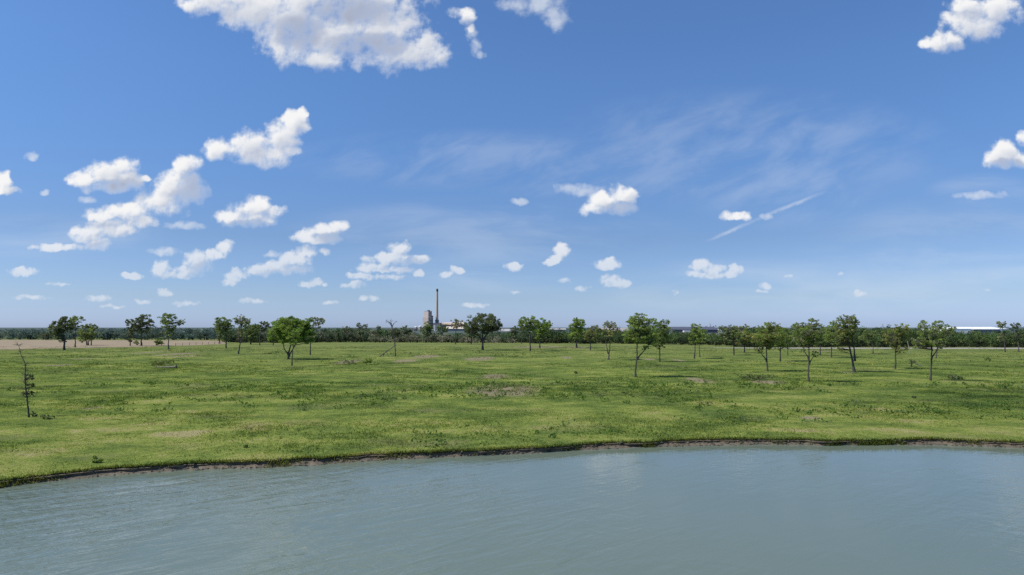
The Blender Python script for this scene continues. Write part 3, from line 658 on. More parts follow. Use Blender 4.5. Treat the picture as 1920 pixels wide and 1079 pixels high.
def dead_trees():
    g = None
    grow_tree('dead_tree', 'crooked dark dead tree with short twigs, alone near the pond at the left edge', 'dead tree', (54, 783), [(60, 708, 3, 5), (62, 722, 3, 4), (44, 738, 4, 3), (60, 737, 3, 3)], 'dark', 0.10,
              [(52, 762), (51, 746), (48, 724), (47, 700), (48, 686), (45, 677), (40, 668), (37, 657), (35, 648)], 3.1, 70,
              twigs=[(48, 686, 9, 10), (48, 696, 10, 13), (48, 704, 14, 16), (49, 714, 16, 17), (49, 722, 16, 18), (50, 730, 14, 17), (50, 738, 14, 16), (51, 746, 12, 15), (42, 672, 6, 8), (38, 660, 8, 11), (35, 648, 12, 13), (52, 754, 6, 8), (60, 712, 10, 8), (61, 726, 10, 8), (45, 739, 9, 8)])
    grow_tree('dead_tree', 'bare leafless dead tree with wide upturned branches in front of the middle wood', 'dead tree', (741, 669), [], 'dark', 0.5,
              [(741, 655), (740, 640), (737, 622), (735, 612), (733, 603)], 2.2, 71,
              stems=[[(735, 612), (730, 606), (723, 602)], [(735, 613), (739, 606), (743, 604)], [(734, 607), (728, 603), (722, 606)]],
              twigs=[(733, 603, 6, 8), (724, 602, 4, 6), (743, 604, 4, 5), (740, 634, 4, 7), (739, 645, 3, 6)])
    # the limb that leans against it
    B = on_ground(712, 669); Y = B[1]; s = Y / FPX
    gg = Geo(); rg = np.random.default_rng(5)
    top = at(743, 647, Y) - B; foot = np.array([0, 0, 0.0])
    tube(gg, bez(foot, top, 0.03, 8, rg), np.linspace(1.2 * s, 0.6 * s, 8), 6, np.array(BARK) * 1.7)
    for t, dx in ((0.12, -6), (0.2, 2), (0.3, -3), (0.42, 4)):
        p = foot * (1 - t) + top * t
        tube(gg, bez(p, p + np.array([dx * s, rg.normal(0, 3) * s, -p[2] * 0.95]), 0.08, 4, rg), np.linspace(0.7 * s, 0.3 * s, 4), 5, np.array(BARK) * 1.4)
    o = link('fallen_limb', gg.mesh('fallen_limb', True), MAT['bark']); o.location = [float(v) for v in B]
    tag(o, 'broken grey limb propped slantwise against the bare leafless dead tree', 'branch')
    # stump with snapped stem
    B = on_ground(1709, 688); Y = B[1]; s = Y / FPX
    r = empty('broken_tree', B, 'snapped tree stump with a pale stem fallen to the right of it', 'dead tree')
    gg = Geo(); tube(gg, [(0, 0, -0.2), (0, 0, 5 * s), (0.8 * s, 0, 10 * s)], [1.7 * s, 1.3 * s, 1.1 * s], 7, np.array(BARK) * 0.9)
    for k in range(10):
        v = rg.normal(size=3); v[2] = abs(v[2]); v /= np.linalg.norm(v)
        p = np.array([0.5 * s, 0, 9 * s]); tube(gg, bez(p, p + v * 8 * s, 0.15, 4, rg), np.linspace(0.5 * s, 0.2 * s, 4), 4, np.array(BARK), cap=False)
    link('stump', gg.mesh('stump', True), MAT['bark'], r)
    gg = Geo(); tube(gg, [(1.5 * s, 0, 10 * s), (10 * s, -1 * s, 5 * s), (19 * s, -2 * s, 0.2 * s)], [0.8 * s, 0.8 * s, 0.6 * s], 6, (0.34, 0.31, 0.27)); link('fallen_stem', gg.mesh('fallen_stem', True), MAT['bark'], r)
    gg = Geo(); p = np.array([0.5 * s, 0, 9 * s]); c = p + rg.normal(size=(120, 3)) * np.array([4.5, 4, 2.2]) * s; cards(gg, c, 0.3, LEAF['deep'], rg); link('leaves', gg.mesh('leaves'), MAT['leaf'], r)
    # standing bare pole at the track
    B = on_ground(1706, 664); Y = B[1]; s = Y / FPX
    gg = Geo(); tube(gg, [(0, 0, -0.2), (-1.2 * s, 0, 12 * s), (-4 * s, 0, 24 * s)], [0.8 * s, 0.7 * s, 0.5 * s], 6, (0.30, 0.28, 0.25))
    o = link('bare_pole', gg.mesh('bare_pole', True), MAT['bark']); o.location = [float(v) for v in B]
    tag(o, 'bare pale dead trunk leaning slightly, beside the gravel track between two leafy trees', 'dead tree')
    # log with the torn root plate
    B = on_ground(333, 691); Y = B[1]; s = Y / FPX
    r = empty('fallen_log', B, 'grey fallen log lying in the grass with its dark root end on the right', 'log')
    gg = Geo(); tube(gg, [(-46 * s, 1.2, 0.12), (-30 * s, 0.7, 0.2), (-14 * s, 0.3, 0.22), (-3 * s, 0, 0.35)], [0.5 * s, 1.0 * s, 1.4 * s, 1.9 * s], 8, (0.20, 0.17, 0.14))
    for k in range(7):
        p = np.array([-rg.uniform(8, 44) * s, 0.6, 0.2]); v = rg.normal(size=3); v[2] = abs(v[2]) * 0.6; v /= np.linalg.norm(v)
        tube(gg, bez(p, p + v * 9 * s, 0.15, 4, rg), np.linspace(0.5 * s, 0.2 * s, 4), 4, (0.16, 0.14, 0.12), cap=False)
    link('trunk', gg.mesh('trunk', True), MAT['bark'], r)
    gg = Geo()
    for k in range(12):
        an = rg.uniform(0, 2 * math.pi); p = np.array([-3 * s, 0, 0.35]); v = np.array([rg.uniform(0.1, 0.6), math.cos(an), math.sin(an) * 1.0])
        tube(gg, bez(p, p + v * rg.uniform(2.5, 4.5) * s, 0.1, 4, rg), np.linspace(1.1 * s, 0.4 * s, 4), 5, (0.05, 0.042, 0.035))
    link('root_plate', gg.mesh('root_plate', True), MAT['bark'], r)

def shrubs():
    T = grow_tree
    T('bush', 'yellowish leafy bush growing behind the grey fallen log', 'bush', (302, 686), [(302, 679, 16, 5), (290, 681, 9, 4), (316, 677, 10, 4)], 'yellow', 0.5, [(302, 682)], 0.9, 80, leaf2='olive')
    T('bush', 'dark low bush at the foot of the crooked dead tree', 'bush', (62, 783), [(62, 778, 5, 5)], 'dark', 0.7, [(62, 779)], 0.8, 81)
    T('bush', 'sprawling dark green bramble right of the crooked dead tree foot', 'bush', (88, 786), [(80, 781, 8, 3), (95, 783, 8, 2.5)], 'deep', 0.5, [(88, 782)], 0.7, 82)
    T('bush', 'tidy green bush in open grass below the leaning broken limb', 'bush', (688, 684), [(688, 678, 8, 4), (694, 676, 4, 4)], 'green', 1.0, [(688, 680)], 0.8, 83)
    T('bush', 'dry grey-green weed clump beside the tidy green bush', 'bush', (655, 684), [(657, 678, 12, 4), (645, 678, 8, 3)], 'grey', 0.6, [(655, 680)], 0.6, 84)
    T('bush', 'small round dark bush alone in the meadow below the egg-shaped tree', 'bush', (1080, 701), [(1080, 699, 3, 2.5)], 'dark', 1.6, [(1080, 699)], 0.6, 85)
    T('bush', 'small dark bush alone below the airy yellow-green front tree', 'bush', (1714, 747), [(1714, 745, 3, 2.5)], 'dark', 1.5, [(1714, 745)], 0.6, 86)
    T('bush', 'rounded green bush on the right slope near the track', 'bush', (1855, 677), [(1855, 674, 7, 3)], 'green', 1.2, [(1855, 675)], 0.6, 87)
    T('bush', 'pale leafy bush right of the rightmost front tree', 'bush', (1793, 711), [(1788, 707, 11, 5), (1797, 709, 9, 3)], 'green', 0.6, [(1790, 709)], 0.6, 88, leaf2='grey')
    T('bush', 'bright green bush on the right meadow below the track', 'bush', (1880, 729), [(1879, 724, 9, 5)], 'bright', 1.0, [(1879, 726)], 0.6, 89)
    T('bush', 'dark spreading shrubs below the grey-green twiggy tree', 'bush', (1420, 713), [(1412, 707, 20, 5), (1395, 706, 12, 4), (1440, 706, 12, 4)], 'green', 0.6, [(1415, 710)], 0.6, 90, leaf2='deep')
    T('weed_plant', 'upright dark green weed standing just above the left pond bank', 'plant', (178, 868), [(178, 862, 4, 6), (186, 864, 6, 3)], 'green', 0.5, [(178, 860)], 0.5, 91)
    T('weed_plant', 'dark weed tuft on the bank edge where the pond shore starts to rise', 'plant', (359, 868), [(359, 865, 3, 3)], 'green', 0.5, [(359, 864)], 0.5, 92)
    T('weed_plant', 'small shrubby weed on the slope above the dark cut bank', 'plant', (460, 840), [(460, 837, 3.5, 3)], 'deep', 0.5, [(460, 836)], 0.5, 93)
    # yellow marker stakes
    for (px, py, h, lab) in ((864, 696, 8, 'thin yellow marker stake in the grass between the dirt patch and the umbrella-shaped tree'),
                             (1636, 685, 7, 'short yellow marker post right of the left-leaning trunk tree')):
        B = on_ground(px, py); s = B[1] / FPX
        r = empty('marker_stake', B, lab, 'stake', 'yellow marker stakes in the meadow')
        g = Geo(); tube(g, [(0, 0, -0.2), (0.02, 0, h * s * 0.75)], [0.05, 0.045], 6); link('post', g.mesh('post'), MAT['paint'], r)
        g = Geo(); box(g, -0.05, 0.09, -0.03, 0.03, h * s * 0.72, h * s); link('cap', g.mesh('cap'), MAT['paint'], r)
    # fence beyond the left meadow
    pr = np.linspace(0, 1, 9)
    ends = (on_ground(329, 649), on_ground(424, 645))
    r = empty('fence', ends[0], 'old wire fence on wooden posts between the meadow and the brown field', 'fence')
    w = Geo()
    prev = None
    for t in pr:
        p = ends[0] * (1 - t) + ends[1] * t; p[2] = float(ground_z(p[0], p[1])); q = p - ends[0]
        g = Geo(); tube(g, [q + np.array([0, 0, -0.2]), q + np.array([0.03, 0, 1.25])], [0.09, 0.075], 6, np.array(BARK) * 1.6); link('post', g.mesh('post'), MAT['bark'], r)
        if prev is not None:
            for z in (0.5, 0.8, 1.1): tube(w, [prev + np.array([0, 0, z]), q + np.array([0, 0, z])], [0.012, 0.012], 4, (0.2, 0.2, 0.2), cap=False)
        prev = q
    link('wire', w.mesh('wire'), MAT['bark'], r)

# ------------------------------------------------------------------ woods that read as one mass
def wood(name, label, line, seed, size, step, depth_rows, colours, trunks=True, mat='far_leaf', rows_dy=14.0, per=150, under=None):
    """line: (px, base y, top y) control points; a band of tree crowns on the ground along it"""
    rg = np.random.default_rng(seed); g = Geo()
    px = [l[0] for l in line]; bp = [l[1] for l in line]; tp = [l[2] for l in line]
    def crown(c, r, base, n, ns, s):
        for k in range(ns):
            d = rg.normal(size=3); d /= np.linalg.norm(d); cc = c + d * r * rg.uniform(0.45, 0.95)
            m = n // ns; p = rg.normal(size=(m, 3)); p /= np.linalg.norm(p, axis=1)[:, None]
            rr = rg.uniform(0.28, 0.48)
            p = cc + p * (rg.uniform(0, 1, m) ** 0.5)[:, None] * np.array([r[0] * rr, r[0] * rr, r[0] * rr * 0.75])
            p[:, 2] = np.maximum(p[:, 2], 0.1)
            cards(g, p, size * s, base * rg.uniform(0.7, 1.3), rg)
    xs = px[0]
    while xs < px[-1]:
        b = np.interp(xs, px, bp); t = np.interp(xs, px, tp)
        Y0 = on_plane(xs, b)[1]
        for rw in range(depth_rows):
            Y = Y0 + rw * rows_dy + rg.uniform(0, rows_dy)
            s = Y / FPX; w = step * rg.uniform(0.6, 1.35)
            x = xs + rg.uniform(-1, 1) * step
            jag = fbm(np.array([x * 0.03]), np.array([seed * 1.3 + rw]), seed, 3)[0] - 0.5
            top = at(x, t + rg.uniform(-1.5, 4.5) + jag * 15.0, Y); H = max(2.2, top[2])
            base = np.array(colours[int(rg.integers(len(colours)))]) * rg.uniform(0.75, 1.3)
            rz = min(H * 0.5, w * s * rg.uniform(0.75, 1.1))
            crown(np.array([top[0], Y, H - rz]), np.array([w * s, w * s, rz]), base, per, 13, s)
            if H - 2 * rz > 1.0: crown(np.array([top[0] + rg.normal(0, 1), Y + 1, (H - 2 * rz) * 0.6]), np.array([w * s * 0.9, w * s * 0.9, H * 0.3]), base * 0.85, per // 2, 9, s)
            if under is not None and rw < 2:  # dark-leaved clumps added to stand for the shade at the wood's foot
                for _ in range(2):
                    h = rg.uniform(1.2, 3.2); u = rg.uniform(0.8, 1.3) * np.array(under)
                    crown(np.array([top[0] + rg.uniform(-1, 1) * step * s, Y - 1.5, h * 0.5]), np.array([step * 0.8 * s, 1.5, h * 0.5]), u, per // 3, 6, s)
            if trunks and rw < 2 and rg.uniform() < 0.6:
                tube(g, [(top[0], Y, -0.2), (top[0] + rg.normal(0, .3), Y, H * 0.7)], [0.8 * s, 0.35 * s], 5, np.array(BARK) * rg.uniform(0.5, 1.2))
        xs += step * 0.9
    o = link(name, g.mesh(name), MAT[mat]); tag(o, label, 'woodland', kind='stuff')

def woods():
    near = [(0.064, 0.103, 0.053), (0.079, 0.127, 0.053), (0.098, 0.150, 0.060), (0.074, 0.110, 0.064), (0.117, 0.156, 0.071)]
    mid = [(0.097, 0.138, 0.097), (0.115, 0.159, 0.103), (0.129, 0.167, 0.115), (0.177, 0.177, 0.147), (0.087, 0.129, 0.093), (0.103, 0.162, 0.084)]
    brush = [(0.240, 0.230, 0.199), (0.208, 0.208, 0.167), (0.271, 0.250, 0.218), (0.156, 0.177, 0.125)]
    hazy = [(0.103, 0.147, 0.147), (0.121, 0.162, 0.154), (0.097, 0.138, 0.147), (0.167, 0.200, 0.167)]  # far greens with aerial haze put into the leaf colour
    blue = [(0.129, 0.175, 0.208), (0.147, 0.191, 0.218), (0.121, 0.162, 0.200)]  # bluer still: horizon haze painted as leaf colour
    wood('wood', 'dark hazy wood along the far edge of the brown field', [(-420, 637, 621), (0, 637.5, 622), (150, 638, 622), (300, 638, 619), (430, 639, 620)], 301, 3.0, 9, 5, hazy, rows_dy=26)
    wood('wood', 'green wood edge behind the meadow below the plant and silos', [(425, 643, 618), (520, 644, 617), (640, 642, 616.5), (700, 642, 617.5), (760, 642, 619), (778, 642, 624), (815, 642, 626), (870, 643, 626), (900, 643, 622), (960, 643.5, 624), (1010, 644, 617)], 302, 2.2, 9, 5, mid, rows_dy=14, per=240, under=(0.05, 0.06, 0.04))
    wood('brush', 'grey leafless brush at the foot of the middle wood', [(700, 643, 629), (790, 643, 630), (900, 644, 630), (960, 644, 631)], 303, 1.8, 7, 2, brush, rows_dy=5, per=110)
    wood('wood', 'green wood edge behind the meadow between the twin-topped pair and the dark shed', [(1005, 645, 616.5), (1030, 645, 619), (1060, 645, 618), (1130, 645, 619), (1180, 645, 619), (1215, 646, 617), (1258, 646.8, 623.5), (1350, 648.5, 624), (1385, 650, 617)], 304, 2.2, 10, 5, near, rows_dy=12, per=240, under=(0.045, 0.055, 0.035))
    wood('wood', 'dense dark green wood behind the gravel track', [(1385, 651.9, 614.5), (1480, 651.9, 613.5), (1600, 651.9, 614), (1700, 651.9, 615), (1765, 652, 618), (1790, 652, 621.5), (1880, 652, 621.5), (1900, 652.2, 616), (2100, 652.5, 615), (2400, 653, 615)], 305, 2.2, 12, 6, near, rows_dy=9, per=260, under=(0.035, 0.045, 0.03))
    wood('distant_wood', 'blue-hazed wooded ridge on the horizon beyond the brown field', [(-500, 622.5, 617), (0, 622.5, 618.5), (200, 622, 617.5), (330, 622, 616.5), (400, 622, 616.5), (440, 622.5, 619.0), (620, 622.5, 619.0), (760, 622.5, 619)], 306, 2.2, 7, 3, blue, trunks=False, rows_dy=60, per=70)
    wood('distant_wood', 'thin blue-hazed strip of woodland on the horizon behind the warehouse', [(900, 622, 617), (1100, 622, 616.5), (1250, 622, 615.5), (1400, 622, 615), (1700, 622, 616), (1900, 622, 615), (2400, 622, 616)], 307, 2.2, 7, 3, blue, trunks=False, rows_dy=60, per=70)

# ------------------------------------------------------------------ the cement plant and the sheds
def plant():
    D = 1500.0
    def X(px): return at(px, 614, D)[0]
    def Z(py): return at(960, py, D)[2]
    tan = (0.47, 0.395, 0.345); grey = (0.24, 0.235, 0.24); dark = (0.115, 0.115, 0.13); white = (0.62, 0.62, 0.60); cream = (0.46, 0.41, 0.34)  # the cool greys have a little blue haze mixed in
    def thing(name, label, cat, group=None): return empty(name, (0, D, 0), label, cat, group)
    def part(name, root, fn, mat='concrete', smooth=False):
        g = Geo(); fn(g); return link(name, g.mesh(name, smooth), MAT[mat], root)
    def bx(p0, p1, top, bot, y0, y1, col): return lambda g: box(g, X(p0), X(p1), y0, y1, Z(bot) if bot is not None else -2.0, Z(top), col)
    # chimney
    r = thing('chimney', 'tall slim tapering concrete chimney with a dark top, highest point of the plant', 'chimney')
    cx = X(818.4); cy = 10
    part('shaft', r, lambda g: lathe(g, cx, cy, [(3.05, Z(607)), (2.95, Z(600)), (2.6, Z(585)), (2.3, Z(570)), (2.05, Z(556)), (1.95, Z(546.5))], 28, (0.42, 0.33, 0.275)), smooth=True)
    part('crown_band', r, lambda g: lathe(g, cx, cy, [(1.98, Z(546.5)), (2.35, Z(545.8)), (2.35, Z(543.4)), (1.95, Z(542.6)), (1.9, Z(541.4)), (1.4, Z(541.4)), (1.4, Z(544))], 28, (0.075, 0.07, 0.075)), smooth=False)
    part('platform', r, lambda g: (lathe(g, cx, cy, [(3.0, Z(602.0)), (4.4, Z(601.2)), (4.4, Z(600.2)), (2.9, Z(600.0))], 28, (0.13, 0.13, 0.14)),
                                   [tube(g, [(cx + 4.2 * math.cos(a), cy + 4.2 * math.sin(a), Z(601)), (cx + 3.2 * math.cos(a), cy + 3.2 * math.sin(a), Z(606))], [0.3, 0.3], 4, (0.13, 0.13, 0.14)) for a in np.linspace(0, 6.28, 9)]))
    part('base', r, lambda g: lathe(g, cx, cy, [(4.1, -2), (4.0, Z(603.5)), (3.3, Z(602.3))], 28, (0.15, 0.145, 0.15)))
    # tower
    r = empty('plant_tower', (X(803.4), D - 4, 0), 'blocky stepped grey-brown concrete tower left of the chimney', 'tower')
    r.rotation_euler = (0, 0, R(-36))
    def blk(a0, a1, b0, b1, top, bot, col):     # metres along the lit front and the shaded side, from the near corner
        return lambda g: box(g, -a1, -a0, b0, b1, -2.0 if bot is None else Z(bot), Z(top), col)
    part('tower_block', r, blk(0, 16.5, 0, 14.5, 594.7, None, tan))
    part('upper_block', r, blk(0.4, 13.2, 0.4, 9.5, 584.8, 594.7, (0.50, 0.42, 0.37)))
    part('shaded_block', r, blk(1.5, 15, 14.5, 17.0, 592.2, None, (0.15, 0.145, 0.155)))  # darker than the tower: shade of the right side put into its colour
    part('mid_block', r, blk(0.9, 9, 9.5, 12.0, 583.4, 594.7, (0.16, 0.155, 0.165)))  # dark colour stands for the unlit right side
    part('penthouse', r, blk(0.8, 5.4, 0.8, 6, 581.8, 584.8, (0.22, 0.21, 0.22)))
    part('railing', r, lambda g: ([tube(g, [(-a, 0.6, Z(584.9)), (-a, 0.6, Z(583.6))], [0.12, 0.12], 4, dark) for a in np.arange(5.8, 13, 1.0)], tube(g, [(-5.6, 0.6, Z(583.6)), (-13.1, 0.6, Z(583.6))], [0.12, 0.12], 4, dark)))
    for py in (597.5, 600.5, 603.5, 606.5):
        for b_ in (2, 5.5, 9, 12): part('opening', r, lambda g: box(g, -0.2, 0.15, b_, b_ + 1.8, Z(py + 1.5), Z(py), (0.03, 0.03, 0.035)))
    for py in (587.0, 590.5):
        for b_ in (3, 6): part('opening', r, lambda g: box(g, -0.6, -0.25, b_, b_ + 1.6, Z(py + 1.4), Z(py), (0.035, 0.035, 0.04)))
    for py in (598.2, 602.2, 606.2, 610.2): part('floor_band', r, lambda g: box(g, -16.7, 0.12, -0.2, 14.3, Z(py + 0.28), Z(py), (0.24, 0.215, 0.2)))
    # kiln house below the chimney
    r = thing('plant_building', 'grey flat-roofed plant hall at the foot of the chimney', 'building')
    part('hall', r, bx(812.2, 826, 606.4, None, -6, 26, grey)); part('annex', r, bx(826, 830, 609, None, -5, 20, (0.2, 0.19, 0.19)))
    part('roof_edge', r, bx(812, 826.2, 606.0, 606.5, -6.4, 26.4, (0.32, 0.31, 0.3)))
    # silos
    for (px, rad, top, lab) in ((780, 2.6, 612.2, 'left one of two tan storage silos with white domed tops'), (787.8, 3.2, 611.2, 'wider right one of two tan storage silos with white domed tops')):
        r = thing('silo', lab, 'silo', 'domed storage silos beside the plant tower'); c_ = X(px); R_ = rad * D / FPX
        part('silo_body', r, lambda g: lathe(g, c_, 0, [(R_, -2), (R_, Z(top + 1.6))], 24, (0.40, 0.36, 0.32)), smooth=True)
        part('silo_dome', r, lambda g: lathe(g, c_, 0, [(R_ * 1.05, Z(top + 1.6)), (R_ * 1.0, Z(top + 0.9)), (R_ * 0.7, Z(top + 0.25)), (R_ * 0.05, Z(top))], 24, (0.72, 0.72, 0.70)), 'metal', True)
        part('ladder', r, lambda g: box(g, c_ + R_ * 0.4, c_ + R_ * 0.55, -R_ * 1.02, -R_ * 0.9, -2, Z(top + 1.6), dark))
    r = thing('plant_building', 'small tan annexe with dark openings left of the twin silos', 'building')
    part('hall', r, bx(771.5, 776, 614.8, None, -4, 8, cream)); part('opening', r, bx(772.4, 773.6, 615.5, 619, -4.3, -3.9, dark)); part('gallery', r, bx(776, 785, 616.6, 618.0, -5, -3.2, (0.2, 0.19, 0.18)))
    r = thing('silo', 'slim tall white silo in front of the plant hall', 'silo'); c2 = X(817.2)
    part('silo_body', r, lambda g: lathe(g, c2, -24, [(1.45, -2), (1.45, Z(611.6))], 20, white), 'metal', True)
    part('silo_dome', r, lambda g: lathe(g, c2, -24, [(1.5, Z(611.6)), (1.1, Z(611.1)), (0.05, Z(610.9))], 20, (0.7, 0.7, 0.68)), 'metal', True)
    r = thing('plant_building', 'low white building with a round roof below the slim white silo', 'building')
    def vault(g):
        n = 10; V = []
        for i in range(n + 1):
            a = math.pi * i / n; x = X(812.4) - math.cos(a) * (X(815.6) - X(809.2)) / 2; z = Z(621) + math.sin(a) * (Z(618) - Z(621))
            V += [(x, -30, z), (x, -12, z)]
        F = [(2 * i, 2 * i + 2, 2 * i + 3, 2 * i + 1) for i in range(n)]
        g.add(V, F, (0.66, 0.66, 0.65)); g.add(V[0::2], [(0, i, i + 1) for i in range(1, n)], white)
    part('vault_roof', r, vault, 'metal'); part('wall', r, bx(809.2, 815.6, 621, None, -30, -12, white), 'metal'); part('annex', r, bx(818.8, 829.5, 620.4, None, -28, -12, (0.55, 0.54, 0.52)), 'metal')
    part('annex_roof', r, bx(818.6, 829.8, 619.9, 620.4, -28.5, -11.5, (0.7, 0.69, 0.66)), 'metal')
    # storage halls
    def gable(g, p0, p1, eave, ridge, y0, y1, colr, h0=None):
        x0, x1 = X(p0), X(p1); ym = (y0 + y1) / 2
        g.add([(x0, y0, Z(eave)), (x1, y0, Z(eave)), (x1, ym, Z(ridge)), (x0, ym, Z(ridge))], [(0, 1, 2, 3)], colr)
        g.add([(x0, ym, Z(ridge)), (x1, ym, Z(ridge)), (x1, y1, Z(eave)), (x0, y1, Z(eave))], [(0, 1, 2, 3)], colr)
        g.add([(x0, y0, Z(eave)), (x0, ym, Z(ridge)), (x0, y1, Z(eave))], [(0, 1, 2)], colr); g.add([(x1, y0, Z(eave)), (x1, y1, Z(eave)), (x1, ym, Z(ridge))], [(0, 1, 2)], colr)
    r = thing('storage_hall', 'long tan-roofed storage hall right of the chimney, behind the brownish tree', 'building')
    part('roof', r, lambda g: gable(g, 826.5, 874, 609.0, 604.8, 20, 60, (0.62, 0.52, 0.40)), 'metal'); part('wall', r, bx(827, 873.5, 609.0, None, 21, 59, (0.40, 0.33, 0.27)))
    part('gutter', r, lambda g: box(g, X(826.4), X(874.1), 19.4, 19.95, Z(609.3), Z(608.8), (0.2, 0.17, 0.15)), 'metal')
    r = thing('storage_hall', 'lower pale-roofed storage hall in front of the long tan-roofed one', 'building')
    part('roof', r, lambda g: gable(g, 838, 876, 617.0, 612.6, -26, 4, (0.64, 0.56, 0.45)), 'metal'); part('wall', r, bx(838.4, 875.6, 617.0, None, -25, 3, (0.33, 0.31, 0.29)))
    part('gutter', r, bx(837.8, 876.2, 616.7, 617.1, -26.6, -26.05, (0.2, 0.17, 0.15)), 'metal')
    r = thing('conveyor', 'sloping rust-brown conveyor bridge running down right of the chimney foot', 'conveyor')
    def conv(g):
        a = np.array([X(824), -8.0, Z(607.5)]); c = np.array([X(868), -8.0, Z(611.5)])
        for dz in (0, 2.2): tube(g, [a + np.array([0, 0, dz]), c + np.array([0, 0, dz])], [0.35, 0.35], 4, (0.30, 0.17, 0.12))
        for t in np.linspace(0, 1, 22): p = a * (1 - t) + c * t; tube(g, [p, p + np.array([1.0, 0, 2.2])], [0.2, 0.2], 4, (0.26, 0.16, 0.12))
    part('truss', r, conv, 'metal'); part('leg', r, bx(846, 846.6, 610, None, -8.3, -7.7, (0.2, 0.16, 0.14)), 'metal'); part('leg', r, bx(861, 861.6, 611, None, -8.3, -7.7, (0.2, 0.16, 0.14)), 'metal')
    # further sheds
    def shed(lab, p0, p1, eave, ridge, depth, Yd, roofc, wallc, name='shed', extra=None):
        nonlocal D
        D0 = D; D = Yd
        r = empty(name, (0, Yd, 0), lab, 'building')
        part('roof', r, lambda g: gable(g, p0, p1, eave, ridge, 0, depth, roofc), 'metal')
        part('wall', r, lambda g: box(g, X(p0) + 0.3, X(p1) - 0.3, 0.4, depth - 0.4, -2.0, Z(eave), wallc), 'metal')
        if extra: extra(r)
        D = D0
    shed('grey-roofed plant shed right of the umbrella-shaped tree', 934, 962, 621.3, 617.2, 30, 1300, (0.42, 0.40, 0.39), (0.50, 0.48, 0.46),
         extra=lambda r: part('door', r, lambda g: box(g, X(944), X(947), 0.1, 0.5, -2, Z(622.6), (0.25, 0.24, 0.24)), 'metal'))
    shed('flat pale tan shed seen between the bushy tree and the egg-shaped tree', 1032, 1062, 618.3, 616.2, 40, 1200, (0.46, 0.43, 0.40), (0.33, 0.31, 0.30))
    shed('long tan shed showing left of the tallest front tree', 1125, 1182, 621.8, 614.9, 50, 1100, (0.34, 0.31, 0.29), (0.40, 0.37, 0.34))
    shed('bright white low shed glimpsed under the twin-topped pair of trees', 992, 1010, 624.8, 622.0, 16, 640, (0.80, 0.80, 0.78), (0.7, 0.7, 0.7))
    shed('long dark blue-grey shed behind the yellowish small-crowned tree', 1262, 1350, 618.6, 613.2, 60, 1000, (0.085, 0.090, 0.115), (0.075, 0.08, 0.10),
         extra=lambda r: (part('gable_end', r, lambda g: box(g, X(1347), X(1353), -0.6, 12, -2, Z(617.4), (0.72, 0.70, 0.68)), 'metal'), part('porch', r, lambda g: box(g, X(1280), X(1294), -8, 0.1, -2, Z(620.0), (0.66, 0.66, 0.66)), 'metal')))
    def ware(r):
        part('shaded_wall', r, lambda g: box(g, X(1822), X(1872), -3.2, 0.38, -2, Z(618.6), (0.20, 0.205, 0.23)), 'metal')  # grey box for the wall in shadow, shade put into its colour
        part('canopy', r, lambda g: box(g, X(1821), X(1873), -4.6, 0.3, Z(618.5), Z(618.0), (0.75, 0.75, 0.75)), 'metal')
        [part('downpipe', r, lambda g: box(g, X(p), X(p) + 0.25, 0.1, 0.38, -2, Z(617.3), (0.5, 0.5, 0.5)), 'metal') for p in (1795, 1805, 1815)]
    shed('long bright white warehouse with low curved-looking roof above the right-hand wood', 1786, 1892, 617.0, 613.4, 70, 900, (0.86, 0.86, 0.86), (0.78, 0.77, 0.75), 'warehouse', ware)
    # pylons
    for (px, lab) in ((1332, 'tiny lattice pylon on the horizon above the long dark shed'), (1655, 'tiny lattice pylon on the horizon above the dark wood left of the warehouse')):
        Yd = 2200.0; b = at(px, 613, Yd); b[2] = 0; top = at(px, 607.5, Yd)[2]
        r = empty('pylon', b, lab, 'pylon', 'lattice pylons on the horizon'); g = Geo()
        for sx, sy in ((-1, -1), (1, -1), (1, 1), (-1, 1)): tube(g, [(sx * 2.6, sy * 2.6, -2), (sx * 0.4, sy * 0.4, top)], [0.22, 0.16], 4, (0.3, 0.32, 0.35))
        for z in np.linspace(2, top - 3, 7):
            w = 2.6 - 2.2 * z / top; tube(g, [(-w, -w, z), (w * 0.8, -w * 0.8, z + 3)], [0.13, 0.13], 4, (0.3, 0.32, 0.35)); tube(g, [(w, -w, z), (-w * 0.8, -w * 0.8, z + 3)], [0.13, 0.13], 4, (0.3, 0.32, 0.35))
        link('mast', g.mesh('mast'), MAT['metal'], r)
        g = Geo()
        for z, w in ((top - 1, 3.5), (top - 4, 4.5)): tube(g, [(-w, 0, z), (w, 0, z)], [0.2, 0.2], 4, (0.3, 0.32, 0.35))
        link('crossarm', g.mesh('crossarm'), MAT['metal'], r)
# ------------------------------------------------------------------ sky with fair-weather cumulus
SUN_EL = R(52); SUN_AZ = R(-102)       # azimuth from +Y towards +X: the sun stands to the left
SUN_DIR = np.array([math.sin(SUN_AZ) * math.cos(SUN_EL), math.cos(SUN_AZ) * math.cos(SUN_EL), math.sin(SUN_EL)])

